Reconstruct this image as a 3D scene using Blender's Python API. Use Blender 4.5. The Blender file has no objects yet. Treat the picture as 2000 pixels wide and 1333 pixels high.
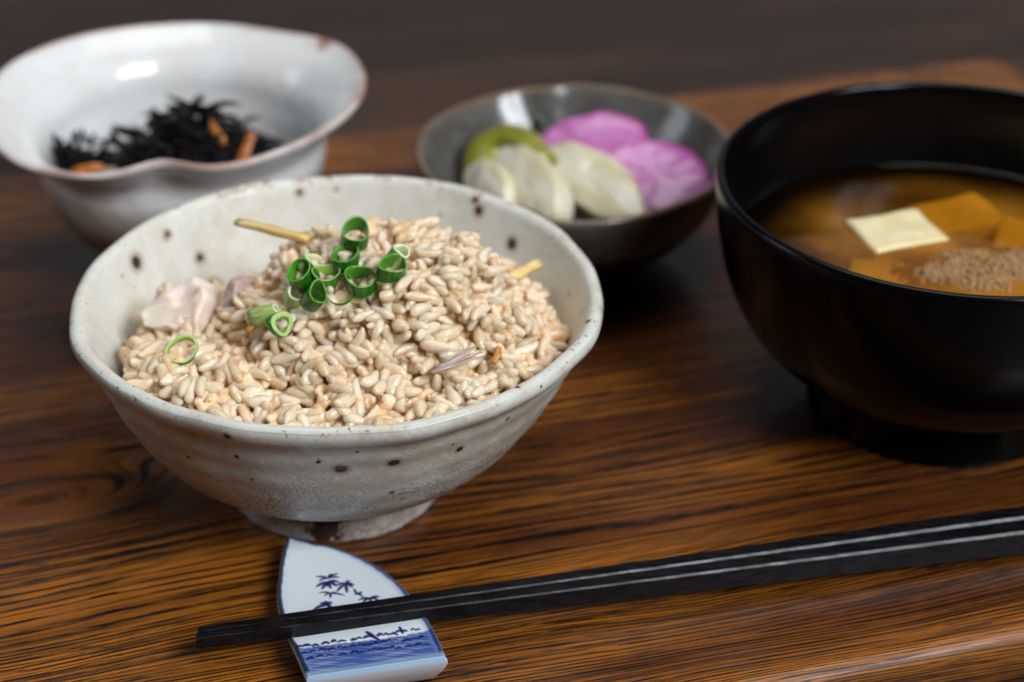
import bpy, bmesh, math, random
import numpy as np
from mathutils import Vector, Matrix, noise
from mathutils.bvhtree import BVHTree
random.seed(7); rng = np.random.default_rng(7)
S = bpy.context.scene; COL = S.collection
CM = 0.01                                   # everything below is written in centimetres
PI = math.pi

# ------------------------------------------------------------------ camera
cam_d = bpy.data.cameras.new('camera'); cam = bpy.data.objects.new('camera', cam_d); COL.objects.link(cam)
CAM = Vector((0, 0, 26.8)); PITCH = 0.546
cam.location = CAM*CM; cam.rotation_euler = (PI/2-PITCH, 0, 0)
cam_d.sensor_width = 36; cam_d.lens = 64.8; cam_d.clip_start = 0.01; cam_d.clip_end = 50
cam_d.dof.use_dof = True; cam_d.dof.focus_distance = 0.392; cam_d.dof.aperture_fstop = 9.0
S.camera = cam
# ------------------------------------------------------------------ world and lamps
w = bpy.data.worlds.new('World'); S.world = w; w.use_nodes = True
w.node_tree.nodes['Background'].inputs[0].default_value = (0.75, 0.86, 1.0, 1)
w.node_tree.nodes['Background'].inputs[1].default_value = 0.02
def area(name, loc, target, sx, sy, radiance, col):
    d = bpy.data.lights.new(name, 'AREA'); d.shape = 'RECTANGLE'; d.size = sx*CM; d.size_y = sy*CM
    d.energy = radiance*PI*sx*sy*CM*CM; d.color = col
    o = bpy.data.objects.new(name, d); COL.objects.link(o); o.location = Vector(loc)*CM
    o.rotation_euler = (Vector(target)-Vector(loc)).to_track_quat('-Z', 'Y').to_euler()
    return o
T0 = (0, 38, 4)
area('window_pane_light', (78, -62, 112), T0, 30, 62, 27.0, (0.90, 0.95, 1.0))
area('window_pane_light', (108, -36, 112), T0, 30, 62, 27.0, (0.90, 0.95, 1.0))
area('window_pane_light', (-150, 60, 75), T0, 50, 60, 4.0, (0.80, 0.90, 1.0))
area('room_top_light', (10, 75, 150), (0, 40, 0), 100, 80, 4.0, (0.98, 0.98, 0.97))
area('room_back_light', (-40, 300, 95), (0, 40, 0), 420, 120, 0.24, (0.85, 0.90, 1.0))
S.view_settings.view_transform = 'Standard'; S.view_settings.look = 'None'
S.view_settings.exposure = 0.0; S.view_settings.gamma = 1
S.cycles.max_bounces = 8; S.cycles.caustics_reflective = False; S.cycles.caustics_refractive = False
S.cycles.sample_clamp_indirect = 6

# ------------------------------------------------------------------ helpers
def tag(o, label=None, cat=None, group=None, kind=None):
    if label: o['label'] = label
    if cat: o['category'] = cat
    if group: o['group'] = group
    if kind: o['kind'] = kind
    return o
def empty(name, loc, label, cat, group=None, rz=0):
    o = bpy.data.objects.new(name, None); COL.objects.link(o); o.location = Vector(loc)*CM; o.rotation_euler = (0, 0, rz)
    o.empty_display_size = 0.01
    return tag(o, label, cat, group)
def mesh(name, V, F, smooth=True):
    me = bpy.data.meshes.new(name)
    V = np.asarray(V, dtype=np.float32)*CM
    me.from_pydata(V.tolist(), [], [tuple(f) for f in F]); me.update()
    if smooth: me.polygons.foreach_set('use_smooth', [True]*len(me.polygons))
    return me
def obj(name, me, mat, parent=None, loc=None, rot=None):
    o = bpy.data.objects.new(name, me); COL.objects.link(o)
    if mat and not me.materials: me.materials.append(mat)
    if parent: o.parent = parent
    if loc is not None: o.location = Vector(loc)*CM
    if rot is not None: o.rotation_euler = rot
    return o
def catmull(P, n):
    P = np.asarray(P, float); out = []
    Q = np.vstack([2*P[0]-P[1], P, 2*P[-1]-P[-2]])
    for i in range(1, len(Q)-2):
        for k in range(n):
            t = k/n
            out.append(.5*((2*Q[i])+(-Q[i-1]+Q[i+1])*t+(2*Q[i-1]-5*Q[i]+4*Q[i+1]-Q[i+2])*t*t+(-Q[i-1]+3*Q[i]-3*Q[i+1]+Q[i+2])*t**3))
    out.append(P[-1]); return np.array(out)
def lathe(prof, seg, warp=None, close_ends=False):
    """prof (n,2) r,z ; warp(x,y,z,phi,k)->x,y,z arrays"""
    prof = np.asarray(prof, float); n = len(prof)
    ph = np.linspace(0, 2*PI, seg, endpoint=False)
    R = prof[:, 0][:, None]; Z = prof[:, 1][:, None]+0*ph[None]
    X = R*np.cos(ph)[None]; Y = R*np.sin(ph)[None]
    if warp: X, Y, Z = warp(X, Y, Z, ph[None]+0*R, (np.arange(n)/(n-1))[:, None]+0*ph[None])
    V = np.stack([X, Y, Z], -1).reshape(-1, 3)
    i = np.arange(n-1)[:, None]*seg; j = np.arange(seg)[None]; j2 = (j+1) % seg
    F = np.stack([i+j, i+j2, i+seg+j2, i+seg+j], -1).reshape(-1, 4).tolist()
    if close_ends:
        F.append(list(range((n-1)*seg, n*seg))); F.append(list(range(seg-1, -1, -1)))
    return V, F
def tube(P, R, seg=8, flat=1.0):
    """tapered tube along points P with radii R, closed"""
    P = [Vector(p) for p in P]; V = []; F = []; n = len(P)
    up = Vector((0.13, 0.21, 1)).normalized()
    for i in range(n):
        t = (P[min(i+1, n-1)]-P[max(i-1, 0)]).normalized()
        a = t.cross(up).normalized(); b = a.cross(t)
        for k in range(seg):
            an = 2*PI*k/seg
            V.append(P[i]+a*math.cos(an)*R[i]+b*math.sin(an)*R[i]*flat)
    for i in range(n-1):
        for k in range(seg):
            F.append((i*seg+k, i*seg+(k+1) % seg, (i+1)*seg+(k+1) % seg, (i+1)*seg+k))
    F.append(tuple(range(seg-1, -1, -1))); F.append(tuple(range((n-1)*seg, n*seg)))
    return V, F
def from_bm(name, bm, smooth=True):
    bmesh.ops.recalc_face_normals(bm, faces=bm.faces)
    for v in bm.verts: v.co *= CM
    me = bpy.data.meshes.new(name); bm.to_mesh(me); bm.free()
    if smooth: me.polygons.foreach_set('use_smooth', [True]*len(me.polygons))
    return me
def slab(outline, th, bev, lump=0.0, seed=0, segs=3, bend=None, cuts=0):
    """thick slice: outline in xy, thickness along z, rounded edges, uneven faces"""
    bm = bmesh.new()
    n = len(outline)
    # concentric rings so the faces can be lumpy
    c = sum((Vector((p[0], p[1], 0)) for p in outline), Vector())/n
    rings = [0.35, 0.7, 0.93, 1.0]
    def z_of(s): return th/2 if s < 0.95 else th/2-bev
    top = []; bot = []
    for s in rings:
        k = s if s < 1 else 1
        shrink = 1-(0 if s == 1 else 0)
        top.append([bm.verts.new((c.x+(p[0]-c.x)*k, c.y+(p[1]-c.y)*k, z_of(s))) for p in outline])
        bot.append([bm.verts.new((c.x+(p[0]-c.x)*k, c.y+(p[1]-c.y)*k, -z_of(s))) for p in outline])
    tc = bm.verts.new((c.x, c.y, th/2)); bc = bm.verts.new((c.x, c.y, -th/2))
    for side, ctr in ((top, tc), (bot, bc)):
        for i in range(n): bm.faces.new((ctr, side[0][i], side[0][(i+1) % n]))
        for a, b in zip(side, side[1:]):
            for i in range(n): bm.faces.new((a[i], b[i], b[(i+1) % n], a[(i+1) % n]))
    a, b = top[-1], bot[-1]
    for i in range(n): bm.faces.new((a[i], b[i], b[(i+1) % n], a[(i+1) % n]))
    bmesh.ops.recalc_face_normals(bm, faces=bm.faces)
    bmesh.ops.subdivide_edges(bm, edges=bm.edges, cuts=1, use_grid_fill=True)
    for v in bm.verts:
        if lump:
            q = Vector((v.co.x, v.co.y, v.co.z))*1.6+Vector((seed*3.1, seed*1.7, seed))
            v.co += Vector(noise.noise_vector(q))*lump+Vector(noise.noise_vector(q*3))*lump*.4
        if bend: v.co = Vector(bend(v.co))
    for _ in range(2): bmesh.ops.smooth_vert(bm, verts=bm.verts, factor=0.35, use_axis_x=True, use_axis_y=True, use_axis_z=True)
    return bm

def strip(name, mat, p, yaw, el, L, wd, th, bend, label, cat, group=None, taper=.75, seed=0):
    n = 9; bm = bmesh.new(); rows = []
    for i in range(n):
        t = i/(n-1)-.5; x = t*L; z = bend*(1-4*t*t)
        s = 1-(1-taper)*abs(2*t)**2
        wv = 1+.10*math.sin(i*1.7+seed)
        y0 = .02*math.sin(i*.9+seed)
        rows.append([bm.verts.new((x, y0+sy*wd/2*s*wv, z+sz*th/2*s)) for sy, sz in ((-.75, -1), (.75, -1), (1, -.6), (1, .6), (.75, 1), (-.75, 1), (-1, .6), (-1, -.6))])
    for a, b in zip(rows, rows[1:]):
        for k in range(8): bm.faces.new((a[k], a[(k+1) % 8], b[(k+1) % 8], b[k]))
    bm.faces.new(rows[0][::-1]); bm.faces.new(rows[-1])
    o = obj(name, from_bm(name, bm), mat, loc=p, rot=(seed*.3, -el, yaw))
    return tag(o, label, cat, group)
# node helpers
class NT:
    def __init__(self, name):
        self.m = bpy.data.materials.new(name); self.m.use_nodes = True; self.t = self.m.node_tree
        self.t.nodes.clear(); self.out = self.t.nodes.new('ShaderNodeOutputMaterial')
        self.p = self.t.nodes.new('ShaderNodeBsdfPrincipled'); self.t.links.new(self.p.outputs[0], self.out.inputs[0])
        self.tc = None
    def L(self, a, b): self.t.links.new(a, b)
    def n(self, typ, ins=None, **props):
        nd = self.t.nodes.new('ShaderNode'+typ)
        for k, v in props.items(): setattr(nd, k, v)
        for k, v in (ins or {}).items():
            s = nd.inputs[k]
            if isinstance(v, bpy.types.NodeSocket): self.L(v, s)
            else: s.default_value = v
        return nd
    def co(self, scale=100.0, which='Object'):
        if self.tc is None: self.tc = self.n('TexCoord')
        return self.n('VectorMath', {0: self.tc.outputs[which], 'Scale': scale}, operation='SCALE').outputs[0]
    def mul(self, v, xyz): return self.n('VectorMath', {0: v, 1: xyz}, operation='MULTIPLY').outputs[0]
    def addv(self, v, xyz): return self.n('VectorMath', {0: v, 1: xyz}, operation='ADD').outputs[0]
    def m_(self, op, a, b=0.0, c=0.0, clamp=False):
        return self.n('Math', {0: a, 1: b, 2: c}, operation=op, use_clamp=clamp).outputs[0]
    def noise(self, v, scale=1.0, detail=3.0, rough=0.5, dist=0.0):
        return self.n('TexNoise', {'Vector': v, 'Scale': scale, 'Detail': detail, 'Roughness': rough, 'Distortion': dist})
    def rng(self, v, a, b, c=0.0, d=1.0, smooth=True):
        return self.n('MapRange', {0: v, 1: a, 2: b, 3: c, 4: d}, interpolation_type='SMOOTHSTEP' if smooth else 'LINEAR').outputs[0]
    def mix(self, f, a, b, blend='MIX'):
        nd = self.t.nodes.new('ShaderNodeMix'); nd.data_type = 'RGBA'; nd.blend_type = blend
        for i, v in ((0, f), (6, a), (7, b)):
            if isinstance(v, bpy.types.NodeSocket): self.L(v, nd.inputs[i])
            else: nd.inputs[i].default_value = v if i == 0 else (*v, 1) if len(v) == 3 else v
        return nd.outputs[2]
    def bump(self, h, strength=0.3, dist=0.01, normal=None):
        ins = {'Height': h, 'Strength': strength, 'Distance': dist*CM}
        if normal is not None: ins['Normal'] = normal
        return self.n('Bump', ins).outputs[0]
    def set(self, **kw):
        for k, v in kw.items():
            k = k.replace('_', ' ')
            s = self.p.inputs[k]
            if isinstance(v, bpy.types.NodeSocket): self.L(v, s)
            else: s.default_value = (*v, 1) if isinstance(v, tuple) and len(v) == 3 and s.type == 'RGBA' else v
        return self
def sep(nt, v):
    s = nt.n('SeparateXYZ', {0: v}); return s.outputs[0], s.outputs[1], s.outputs[2]
def comb(nt, x, y, z=0.0): return nt.n('CombineXYZ', {0: x, 1: y, 2: z}).outputs[0]

# ------------------------------------------------------------------ materials
def wood_mat(name, light, mid, dark, knot=None, bend=0.0, gloss=0.26, contrast=1.0):
    t = NT(name); P = t.co(); x, y, z = sep(t, P)
    # grain runs along x; it drifts off the board's edge away from the front
    fade = t.rng(y, 2.0, 12.0)
    w_ = t.m_('ADD', t.m_('ADD', y, t.m_('MULTIPLY', z, 1.3)), t.m_('MULTIPLY', t.m_('MULTIPLY', x, bend), fade))
    n1 = t.noise(comb(t, t.m_('MULTIPLY', x, .05), t.m_('MULTIPLY', y, .16)), 1.0, 2, .5).outputs[0]
    w_ = t.m_('ADD', w_, t.m_('MULTIPLY', n1, 1.8))
    n2 = t.noise(comb(t, t.m_('MULTIPLY', x, .22), t.m_('MULTIPLY', y, .7)), 1.0, 3, .55).outputs[0]
    w_ = t.m_('ADD', w_, t.m_('MULTIPLY', n2, .16))
    if knot:
        kx, ky, sx, sy, amp = knot
        dx = t.m_('DIVIDE', t.m_('SUBTRACT', x, kx), sx); dy = t.m_('DIVIDE', t.m_('SUBTRACT', y, ky), sy)
        d2 = t.m_('ADD', t.m_('MULTIPLY', dx, dx), t.m_('MULTIPLY', dy, dy))
        g = t.m_('EXPONENT', t.m_('MULTIPLY', d2, -1.0))
        w_ = t.m_('ADD', w_, t.m_('MULTIPLY', g, amp))
    # growth rings: close together along the front, wide apart further in
    ph = t.m_('SUBTRACT', t.m_('MULTIPLY', w_, 3.0), t.m_('MULTIPLY', t.m_('MAXIMUM', t.m_('SUBTRACT', -8.5, w_), 0.0), 5.5))
    ph = t.m_('ADD', ph, t.m_('MULTIPLY', t.noise(comb(t, t.m_('MULTIPLY', x, .05), t.m_('MULTIPLY', w_, 1.1), 2.2), 1.0, 4, .6).outputs[0], 3.0))
    ph = t.m_('ADD', ph, t.m_('MULTIPLY', t.noise(comb(t, t.m_('MULTIPLY', x, .9), t.m_('MULTIPLY', w_, 7.0), 4.2), 1.0, 4, .65).outputs[0], .30))
    fr_ = t.m_('FRACT', ph)
    ringl = t.m_('MULTIPLY', t.rng(fr_, .50, .74), t.rng(fr_, .99, .95))
    ringl = t.m_('MULTIPLY', ringl, t.rng(t.noise(comb(t, t.m_('MULTIPLY', x, .45), t.m_('MULTIPLY', w_, 9.0), 6.1), 1.0, 4, .65).outputs[0], .40, .50, .18, 1.0))
    b1 = t.noise(comb(t, t.m_('MULTIPLY', x, .03), t.m_('MULTIPLY', w_, 1.9)), 1.0, 5, .7, .0).outputs[0]
    b2 = t.noise(comb(t, t.m_('MULTIPLY', x, .24), t.m_('MULTIPLY', w_, 7.5), 3.3), 1.0, 5, .68, .05).outputs[0]
    b3 = t.noise(comb(t, t.m_('MULTIPLY', x, .8), t.m_('MULTIPLY', w_, 21.0), 7.7), 1.0, 3, .6, .1).outputs[0]
    streak = t.rng(b1, .50, .56)
    line = t.rng(b2, .52, .54)
    pore = t.rng(b3, .56, .585)
    hue = t.noise(comb(t, t.m_('MULTIPLY', x, .06), t.m_('MULTIPLY', w_, .3), 1.1), 1.0, 3, .5).outputs[0]
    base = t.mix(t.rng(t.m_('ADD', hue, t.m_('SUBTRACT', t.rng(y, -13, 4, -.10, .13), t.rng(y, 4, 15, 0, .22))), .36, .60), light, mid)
    fine = t.rng(b3, .3, .7)
    base = t.mix(t.m_('MULTIPLY', fine, .4), base, mid)
    patch = t.rng(t.noise(comb(t, t.m_('MULTIPLY', x, .12), t.m_('MULTIPLY', w_, .5), 9.1), 1.0, 3, .6).outputs[0], .36, .6, .25, 1.0)
    b4 = t.noise(comb(t, t.m_('MULTIPLY', x, .10), t.m_('MULTIPLY', w_, 11.0), 5.5), 1.0, 4, .6).outputs[0]
    c = t.mix(t.m_('MULTIPLY', t.rng(b4, .55, .57), .6*contrast), t.mix(t.m_('MULTIPLY', streak, .15*contrast), base, dark), dark)
    c = t.mix(t.m_('MULTIPLY', t.m_('MULTIPLY', line, .30*contrast), patch), c, dark)
    c = t.mix(t.m_('MULTIPLY', t.m_('MULTIPLY', pore, .85*contrast), patch), c, dark)
    c = t.mix(t.m_('MULTIPLY', ringl, 1.0*contrast), c, dark)
    if knot:
        ring = t.rng(t.m_('ABSOLUTE', t.m_('SUBTRACT', d2, .75)), .0, .42, 1.0, .0)
        ring = t.m_('MULTIPLY', ring, t.rng(t.noise(P, .5, 3).outputs[0], .25, .6, .3, 1.0))
        c = t.mix(t.m_('MULTIPLY', ring, .75), c, dark)
        c = t.mix(t.rng(d2, .5, .1, 0, .5), c, mid)
    rough = t.rng(b3, .3, .75, gloss, gloss+.12)
    smear = t.noise(P, .35, 3, .6).outputs[0]
    rough = t.m_('ADD', rough, t.rng(smear, .35, .7, 0, .08)); rough = t.m_('ADD', rough, t.m_('MULTIPLY', t.rng(z, -.01, -.06), .24))
    h = t.m_('SUBTRACT', t.m_('MULTIPLY', t.noise(P, 9, 2).outputs[0], .25), t.m_('MULTIPLY', pore, .6))
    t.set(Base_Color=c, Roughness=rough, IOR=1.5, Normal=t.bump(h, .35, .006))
    return t.m

def bowl_glaze(name, spots, body=True):
    t = NT(name); P0 = t.co(); 
    wob = t.n('VectorMath', {0: t.noise(P0, 1.4, 3).outputs[1], 1: (.5, .5, .5)}, operation='SUBTRACT').outputs[0]
    P = t.addv(P0, t.n('VectorMath', {0: wob, 'Scale': .35}, operation='SCALE').outputs[0])
    fin = t.n('VectorMath', {0: t.noise(P0, 6, 3).outputs[1], 1: (.5, .5, .5)}, operation='SUBTRACT').outputs[0]
    PS = t.addv(P0, t.n('VectorMath', {0: fin, 'Scale': .10}, operation='SCALE').outputs[0])
    x, y, z = sep(t, P0)
    inside = t.n('Attribute', attribute_name='inside').outputs['Fac']
    big = t.noise(P0, .45, 4, .6).outputs[0]; mid = t.noise(P0, 2.2, 4, .65).outputs[0]
    c = t.mix(t.rng(big, .35, .65), (.68, .67, .59), (.62, .585, .485))
    c = t.mix(t.rng(mid, .42, .62, 0, .6), c, (.70, .70, .67))
    outc = t.mix(t.rng(big, .4, .6), (.57, .56, .51), (.46, .41, .325))
    outc = t.mix(t.rng(mid, .47, .64, 0, .6), outc, (.60, .60, .575))
    c = t.mix(inside, outc, c)
    # lower outside: crackle between thick glaze flakes
    low = t.m_('MULTIPLY', t.rng(z, 4.3, .6, .0, 1.0, False), t.m_('SUBTRACT', 1.0, inside))
    vz = t.n('TexVoronoi', {'Vector': P, 'Scale': 6.5, 'Randomness': 1.0}, feature='DISTANCE_TO_EDGE').outputs['Distance']
    crack = t.rng(vz, .02, .15, 1.0, 0.0)
    cm = t.m_('MULTIPLY', crack, t.m_('MULTIPLY', t.rng(t.noise(P0, 1.1, 3, .6).outputs[0], .36, .55), t.m_('ADD', t.m_('MULTIPLY', low, 1.6), .0), clamp=True), clamp=True)
    c = t.mix(t.m_('MULTIPLY', cm, .8), c, (.12, .10, .08))
    flake = t.rng(t.noise(P0, 3.4, 4, .7).outputs[0], .60, .66)
    c = t.mix(t.m_('MULTIPLY', flake, t.m_('ADD', t.m_('MULTIPLY', low, .7), .12)), c, (.74, .75, .74))
    # pin specks
    v1 = t.n('TexVoronoi', {'Vector': PS, 'Scale': 2.6, 'Randomness': 1.0}, feature='F1')
    rr = t.n('SeparateColor', {0: v1.outputs['Color']}).outputs[0]
    sp = t.rng(t.m_('SUBTRACT', t.m_('MULTIPLY', t.m_('POWER', rr, 4.0), .11), v1.outputs['Distance']), -.012, .012)
    c = t.mix(t.m_('MULTIPLY', sp, .85), c, (.07, .04, .028))
    v2 = t.n('TexVoronoi', {'Vector': PS, 'Scale': 7.0, 'Randomness': 1.0}, feature='F1')
    r2 = t.n('SeparateColor', {0: v2.outputs['Color']}).outputs[0]
    sp2 = t.rng(t.m_('SUBTRACT', t.m_('MULTIPLY', t.m_('POWER', r2, 4.0), .17), v2.outputs['Distance']), -.03, .03)
    c = t.mix(t.m_('MULTIPLY', sp2, .75), c, (.20, .19, .18))
    # iron spots with a rusty halo
    dmin = None
    for (sx, sy, sz, r) in spots:
        d = t.n('VectorMath', {0: PS, 1: (sx, sy, sz)}, operation='DISTANCE').outputs['Value']
        d = t.m_('DIVIDE', d, r)
        dmin = d if dmin is None else t.m_('MINIMUM', dmin, d)
    if dmin is not None:
        c = t.mix(t.rng(dmin, 2.1, .9, 0, .7), c, (.30, .17, .08))
        c = t.mix(t.rng(dmin, 1.08, .85), c, (.022, .017, .019))
    # worn rim: rust-brown flecks
    rim = t.rng(z, 5.18, 5.36)
    ang = t.rng(t.noise(P0, .33, 2).outputs[0], .42, .60, .12, 1.0)
    fl = t.rng(t.noise(P0, 7.5, 3, .7).outputs[0], .61, .65)
    c = t.mix(t.m_('MULTIPLY', t.m_('MULTIPLY', rim, fl), ang), c, (.17, .075, .03))
    edge = t.m_('MULTIPLY', t.m_('MULTIPLY', rim, t.rng(y, 3.0, 5.6)), t.rng(t.noise(P0, .9, 3, .6).outputs[0], .46, .56))
    edge = t.m_('MULTIPLY', t.m_('MULTIPLY', edge, t.rng(z, 5.40, 5.46)), t.rng(t.noise(P0, 5, 3, .7).outputs[0], .42, .6))
    c = t.mix(t.m_('MULTIPLY', edge, .8), c, (.20, .10, .05))
    h = t.m_('ADD', t.m_('MULTIPLY', t.noise(P0, 1.3, 4, .55).outputs[0], 1.0), t.m_('MULTIPLY', flake, .10))
    h = t.m_('SUBTRACT', h, t.m_('MULTIPLY', cm, .35)); h = t.m_('SUBTRACT', h, t.m_('MULTIPLY', sp, .25))
    h = t.m_('ADD', h, t.m_('MULTIPLY', t.noise(P0, 5, 3, .6).outputs[0], .22))
    t.set(Base_Color=c, Roughness=t.rng(mid, .3, .7, .28, .45), IOR=1.5, Normal=t.bump(t.m_('SUBTRACT', h, t.m_('MULTIPLY', sp2, .15)), .62, .05))
    return t.m

def foot_glaze(name):
    t = NT(name); P0 = t.co(); x, y, z = sep(t, P0)
    n = t.noise(P0, 1.6, 4, .6).outputs[0]
    c = t.mix(t.rng(n, .4, .62), (.50, .46, .42), (.36, .30, .25))
    v = t.n('TexVoronoi', {'Vector': P0, 'Scale': 3.0, 'Randomness': 1.0}, feature='DISTANCE_TO_EDGE').outputs['Distance']
    c = t.mix(t.rng(v, 0, .05, .75, 0), c, (.16, .12, .10))
    d = t.n('VectorMath', {0: t.addv(P0, t.n('VectorMath', {0: t.noise(P0, 2.5, 4).outputs[1], 'Scale': .9}, operation='SCALE').outputs[0]), 1: (.42, -1.9, .85)}, operation='DISTANCE').outputs['Value']
    patch = t.rng(d, .52, .42)
    c = t.mix(patch, c, (.055, .030, .026))
    c = t.mix(t.m_('MULTIPLY', patch, t.rng(t.noise(P0, 6, 2).outputs[0], .62, .66)), c, (.4, .33, .28))
    bot = t.m_('MULTIPLY', t.rng(z, .14, .02), t.rng(t.noise(P0, 2, 3).outputs[0], .4, .55))
    c = t.mix(bot, c, (.09, .05, .04))
    t.set(Base_Color=c, Roughness=.42, Normal=t.bump(t.noise(P0, 4, 4).outputs[0], .5, .05)); return t.m

def rice_mat(name, a, b, dark):
    t = NT(name)
    oi = t.n('ObjectInfo').outputs['Random']; isl = t.n('NewGeometry').outputs['Random Per Island']
    rnd = t.m_('FRACT', t.m_('ADD', t.m_('MULTIPLY', oi, 7.13), isl))
    P = t.co(100.0, 'Object')
    P = t.addv(P, comb(t, t.m_('MULTIPLY', oi, 97.0), t.m_('MULTIPLY', isl, 53.0), 0.0))
    c = t.mix(t.rng(rnd, .0, .75, 0, 1, False), a, b)
    c = t.mix(t.rng(rnd, .86, 1.0, 0, .8), c, dark)
    n = t.noise(P, 3.0, 3, .5).outputs[0]
    W_ = t.n('VectorMath', {0: t.n('NewGeometry').outputs['Position'], 'Scale': 100.0}, operation='SCALE').outputs[0]
    st = t.noise(W_, 1.1, 4, .65).outputs[0]
    c = t.mix(t.rng(st, .52, .68, 0, .35), c, dark)
    c = t.mix(t.rng(n, .42, .68, 0, .35), c, (.93, .85, .72))
    t.p.subsurface_method = 'BURLEY'
    h = t.m_('ADD', t.m_('MULTIPLY', t.noise(P, 9, 2, .5).outputs[0], .45), t.noise(P, 5, 2).outputs[0])
    t.set(Base_Color=c, Roughness=t.rng(n, .3, .7, .16, .36), IOR=1.42, Subsurface_Weight=.8, Subsurface_Radius=(1.0, .6, .35), Subsurface_Scale=.0024,
          Coat_Weight=.40, Coat_Roughness=.06, Coat_IOR=1.45, Normal=t.bump(h, .6, .04))
    tl = t.n('BsdfTranslucent', {'Color': t.mix(t.rng(rnd, .0, .8), (.93, .78, .56), (.90, .68, .42))})
    t.L(t.n('MixShader', {0: .16, 1: t.p.outputs[0], 2: tl.outputs[0]}).outputs[0], t.out.inputs[0])
    return t.m

def simple(name, col, rough=.4, ior=1.5, sss=0.0, sscale=.002, coat=0.0, col2=None, nscale=2.0, bump=0.0, bscale=5.0, bd=.02, stretch=(1, 1, 1), specular=.5, sr=(1, .6, .4), lo=.4, hi=.62):
    t = NT(name); P = t.mul(t.co(), stretch)
    c = t.mix(t.rng(t.noise(P, nscale, 4, .6).outputs[0], lo, hi), col, col2) if col2 else None
    t.set(Roughness=rough, IOR=ior, Coat_Weight=coat, Coat_Roughness=.12, Subsurface_Weight=sss, Subsurface_Scale=sscale, Subsurface_Radius=sr, Specular_IOR_Level=specular)
    if name == 'black_chopstick_lacquer': t.set(Roughness=t.rng(t.noise(P, 2.0, 4, .7).outputs[0], .35, .65, .17, .38))
    t.set(Base_Color=c if c is not None else col)
    if bump: t.set(Normal=t.bump(t.noise(P, bscale, 3, .55).outputs[0], bump, bd))
    return t.m

# ------------------------------------------------------------------ table and tray
TR = math.radians(16.0); TC = (2.0, 45.0)       # tray turned a little, its front edge at local y = -16
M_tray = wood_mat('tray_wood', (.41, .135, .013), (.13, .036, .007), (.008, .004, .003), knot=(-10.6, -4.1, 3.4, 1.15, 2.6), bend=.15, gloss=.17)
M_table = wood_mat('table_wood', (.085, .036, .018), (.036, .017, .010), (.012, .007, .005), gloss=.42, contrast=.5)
def rounded_board(hx, hy, th, br):
    """board with rounded edge: nested rounded rectangles"""
    V = []; F = []; prof = []
    for k in range(7):
        a = k/6*PI/2; prof.append((br*(1-math.sin(a)), -br*(1-math.cos(a))))   # inset, z
    prof = prof[::1]
    levels = [(br+1.0, 0.0)]+[(p[0], p[1]) for p in [(br*(1-math.sin(k/8*PI/2)), -br*(1-math.cos(k/8*PI/2))) for k in range(9)]]
    levels += [(0.0, -th+.3), (.15, -th+.06), (.4, -th)]
    cr = 1.2; nc = 8
    def loop(ins, z):
        L = []
        for (cx, cy, a0) in ((1, 1, 0), (-1, 1, PI/2), (-1, -1, PI), (1, -1, 1.5*PI)):
            for k in range(nc+1):
                a = a0+k/nc*PI/2; r = max(cr-ins, .05)
                L.append(((hx-ins-r)*cx+r*math.cos(a), (hy-ins-r)*cy+r*math.sin(a), z))
        return L
    for ins, z in levels: V += loop(ins, z)
    m = 4*(nc+1)
    for i in range(len(levels)-1):
        for j in range(m): F.append((i*m+j, i*m+(j+1) % m, (i+1)*m+(j+1) % m, (i+1)*m+j)[::-1])
    F.append(tuple(range(m))); F.append(tuple(range((len(levels)-1)*m, len(levels)*m))[::-1])
    return V, F
V, F = rounded_board(26.0, 15.05, 1.5, .38)
tray = obj('wooden_tray', mesh('wooden_tray', V, F), M_tray, loc=(TC[0]-4.6+.12, TC[1]-1.35-.43, 0), rot=(0, 0, TR))
tag(tray, 'glossy orange-brown wooden tray with dark streaked grain carrying all the dishes', 'tray')
bm = bmesh.new(); bmesh.ops.create_grid(bm, x_segments=4, y_segments=4, size=1.0)
for v in bm.verts: v.co.x *= 160; v.co.y *= 120
table = obj('table', from_bm('table', bm), M_table, loc=(0, 70, -1.5), rot=(0, 0, math.radians(14)))
tag(table, kind='structure')

# ------------------------------------------------------------------ rice bowl
BC = Vector((-4.05, 37.45, 0))
rice_spots = []
rice_spots += [(-5.09, 2.20, 4.98, 0.190), (-4.51, 3.29, 5.15, 0.120), (-3.81, 3.64, 4.31, 0.141), (-1.44, 5.39, 5.27, 0.120), (-5.31, 1.55, 4.96, 0.070), (-5.09, 1.74, 4.55, 0.064), (-0.52, 5.58, 5.27, 0.070), (3.06, 4.78, 5.38, 0.112), (3.16, 4.59, 5.16, 0.141), (2.16, 5.06, 4.82, 0.064), (4.01, 3.62, 4.72, 0.155), (5.36, 1.02, 4.78, 0.070), (4.93, 1.61, 4.02, 0.085), (5.59, -0.39, 5.09, 0.070), (5.75, -1.49, 5.50, 0.070), (-1.88, -5.76, 5.20, 0.077), (0.42, -5.49, 4.20, 0.143), (1.54, -5.36, 4.27, 0.133), (0.81, -5.65, 4.79, 0.041), (2.93, -4.68, 4.13, 0.087), (2.79, -4.92, 4.42, 0.041), (3.82, -3.28, 2.99, 0.082), (1.45, -4.88, 3.12, 0.062), (1.95, -4.56, 2.89, 0.056), (1.63, -4.56, 2.70, 0.051), (-2.70, -5.05, 4.81, 0.051), (-1.78, -5.29, 4.40, 0.056), (-2.96, -4.54, 3.88, 0.046), (2.47, -4.42, 3.06, 0.036), (3.97, -4.14, 4.58, 0.051), (4.16, -4.28, 5.50, 0.056), (4.67, -4.04, 5.35, 0.030), (-0.02, -5.62, 4.49, 0.051), (-1.54, -5.11, 3.69, 0.046), (-4.51, 4.17, 5.46, 0.141)]
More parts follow.
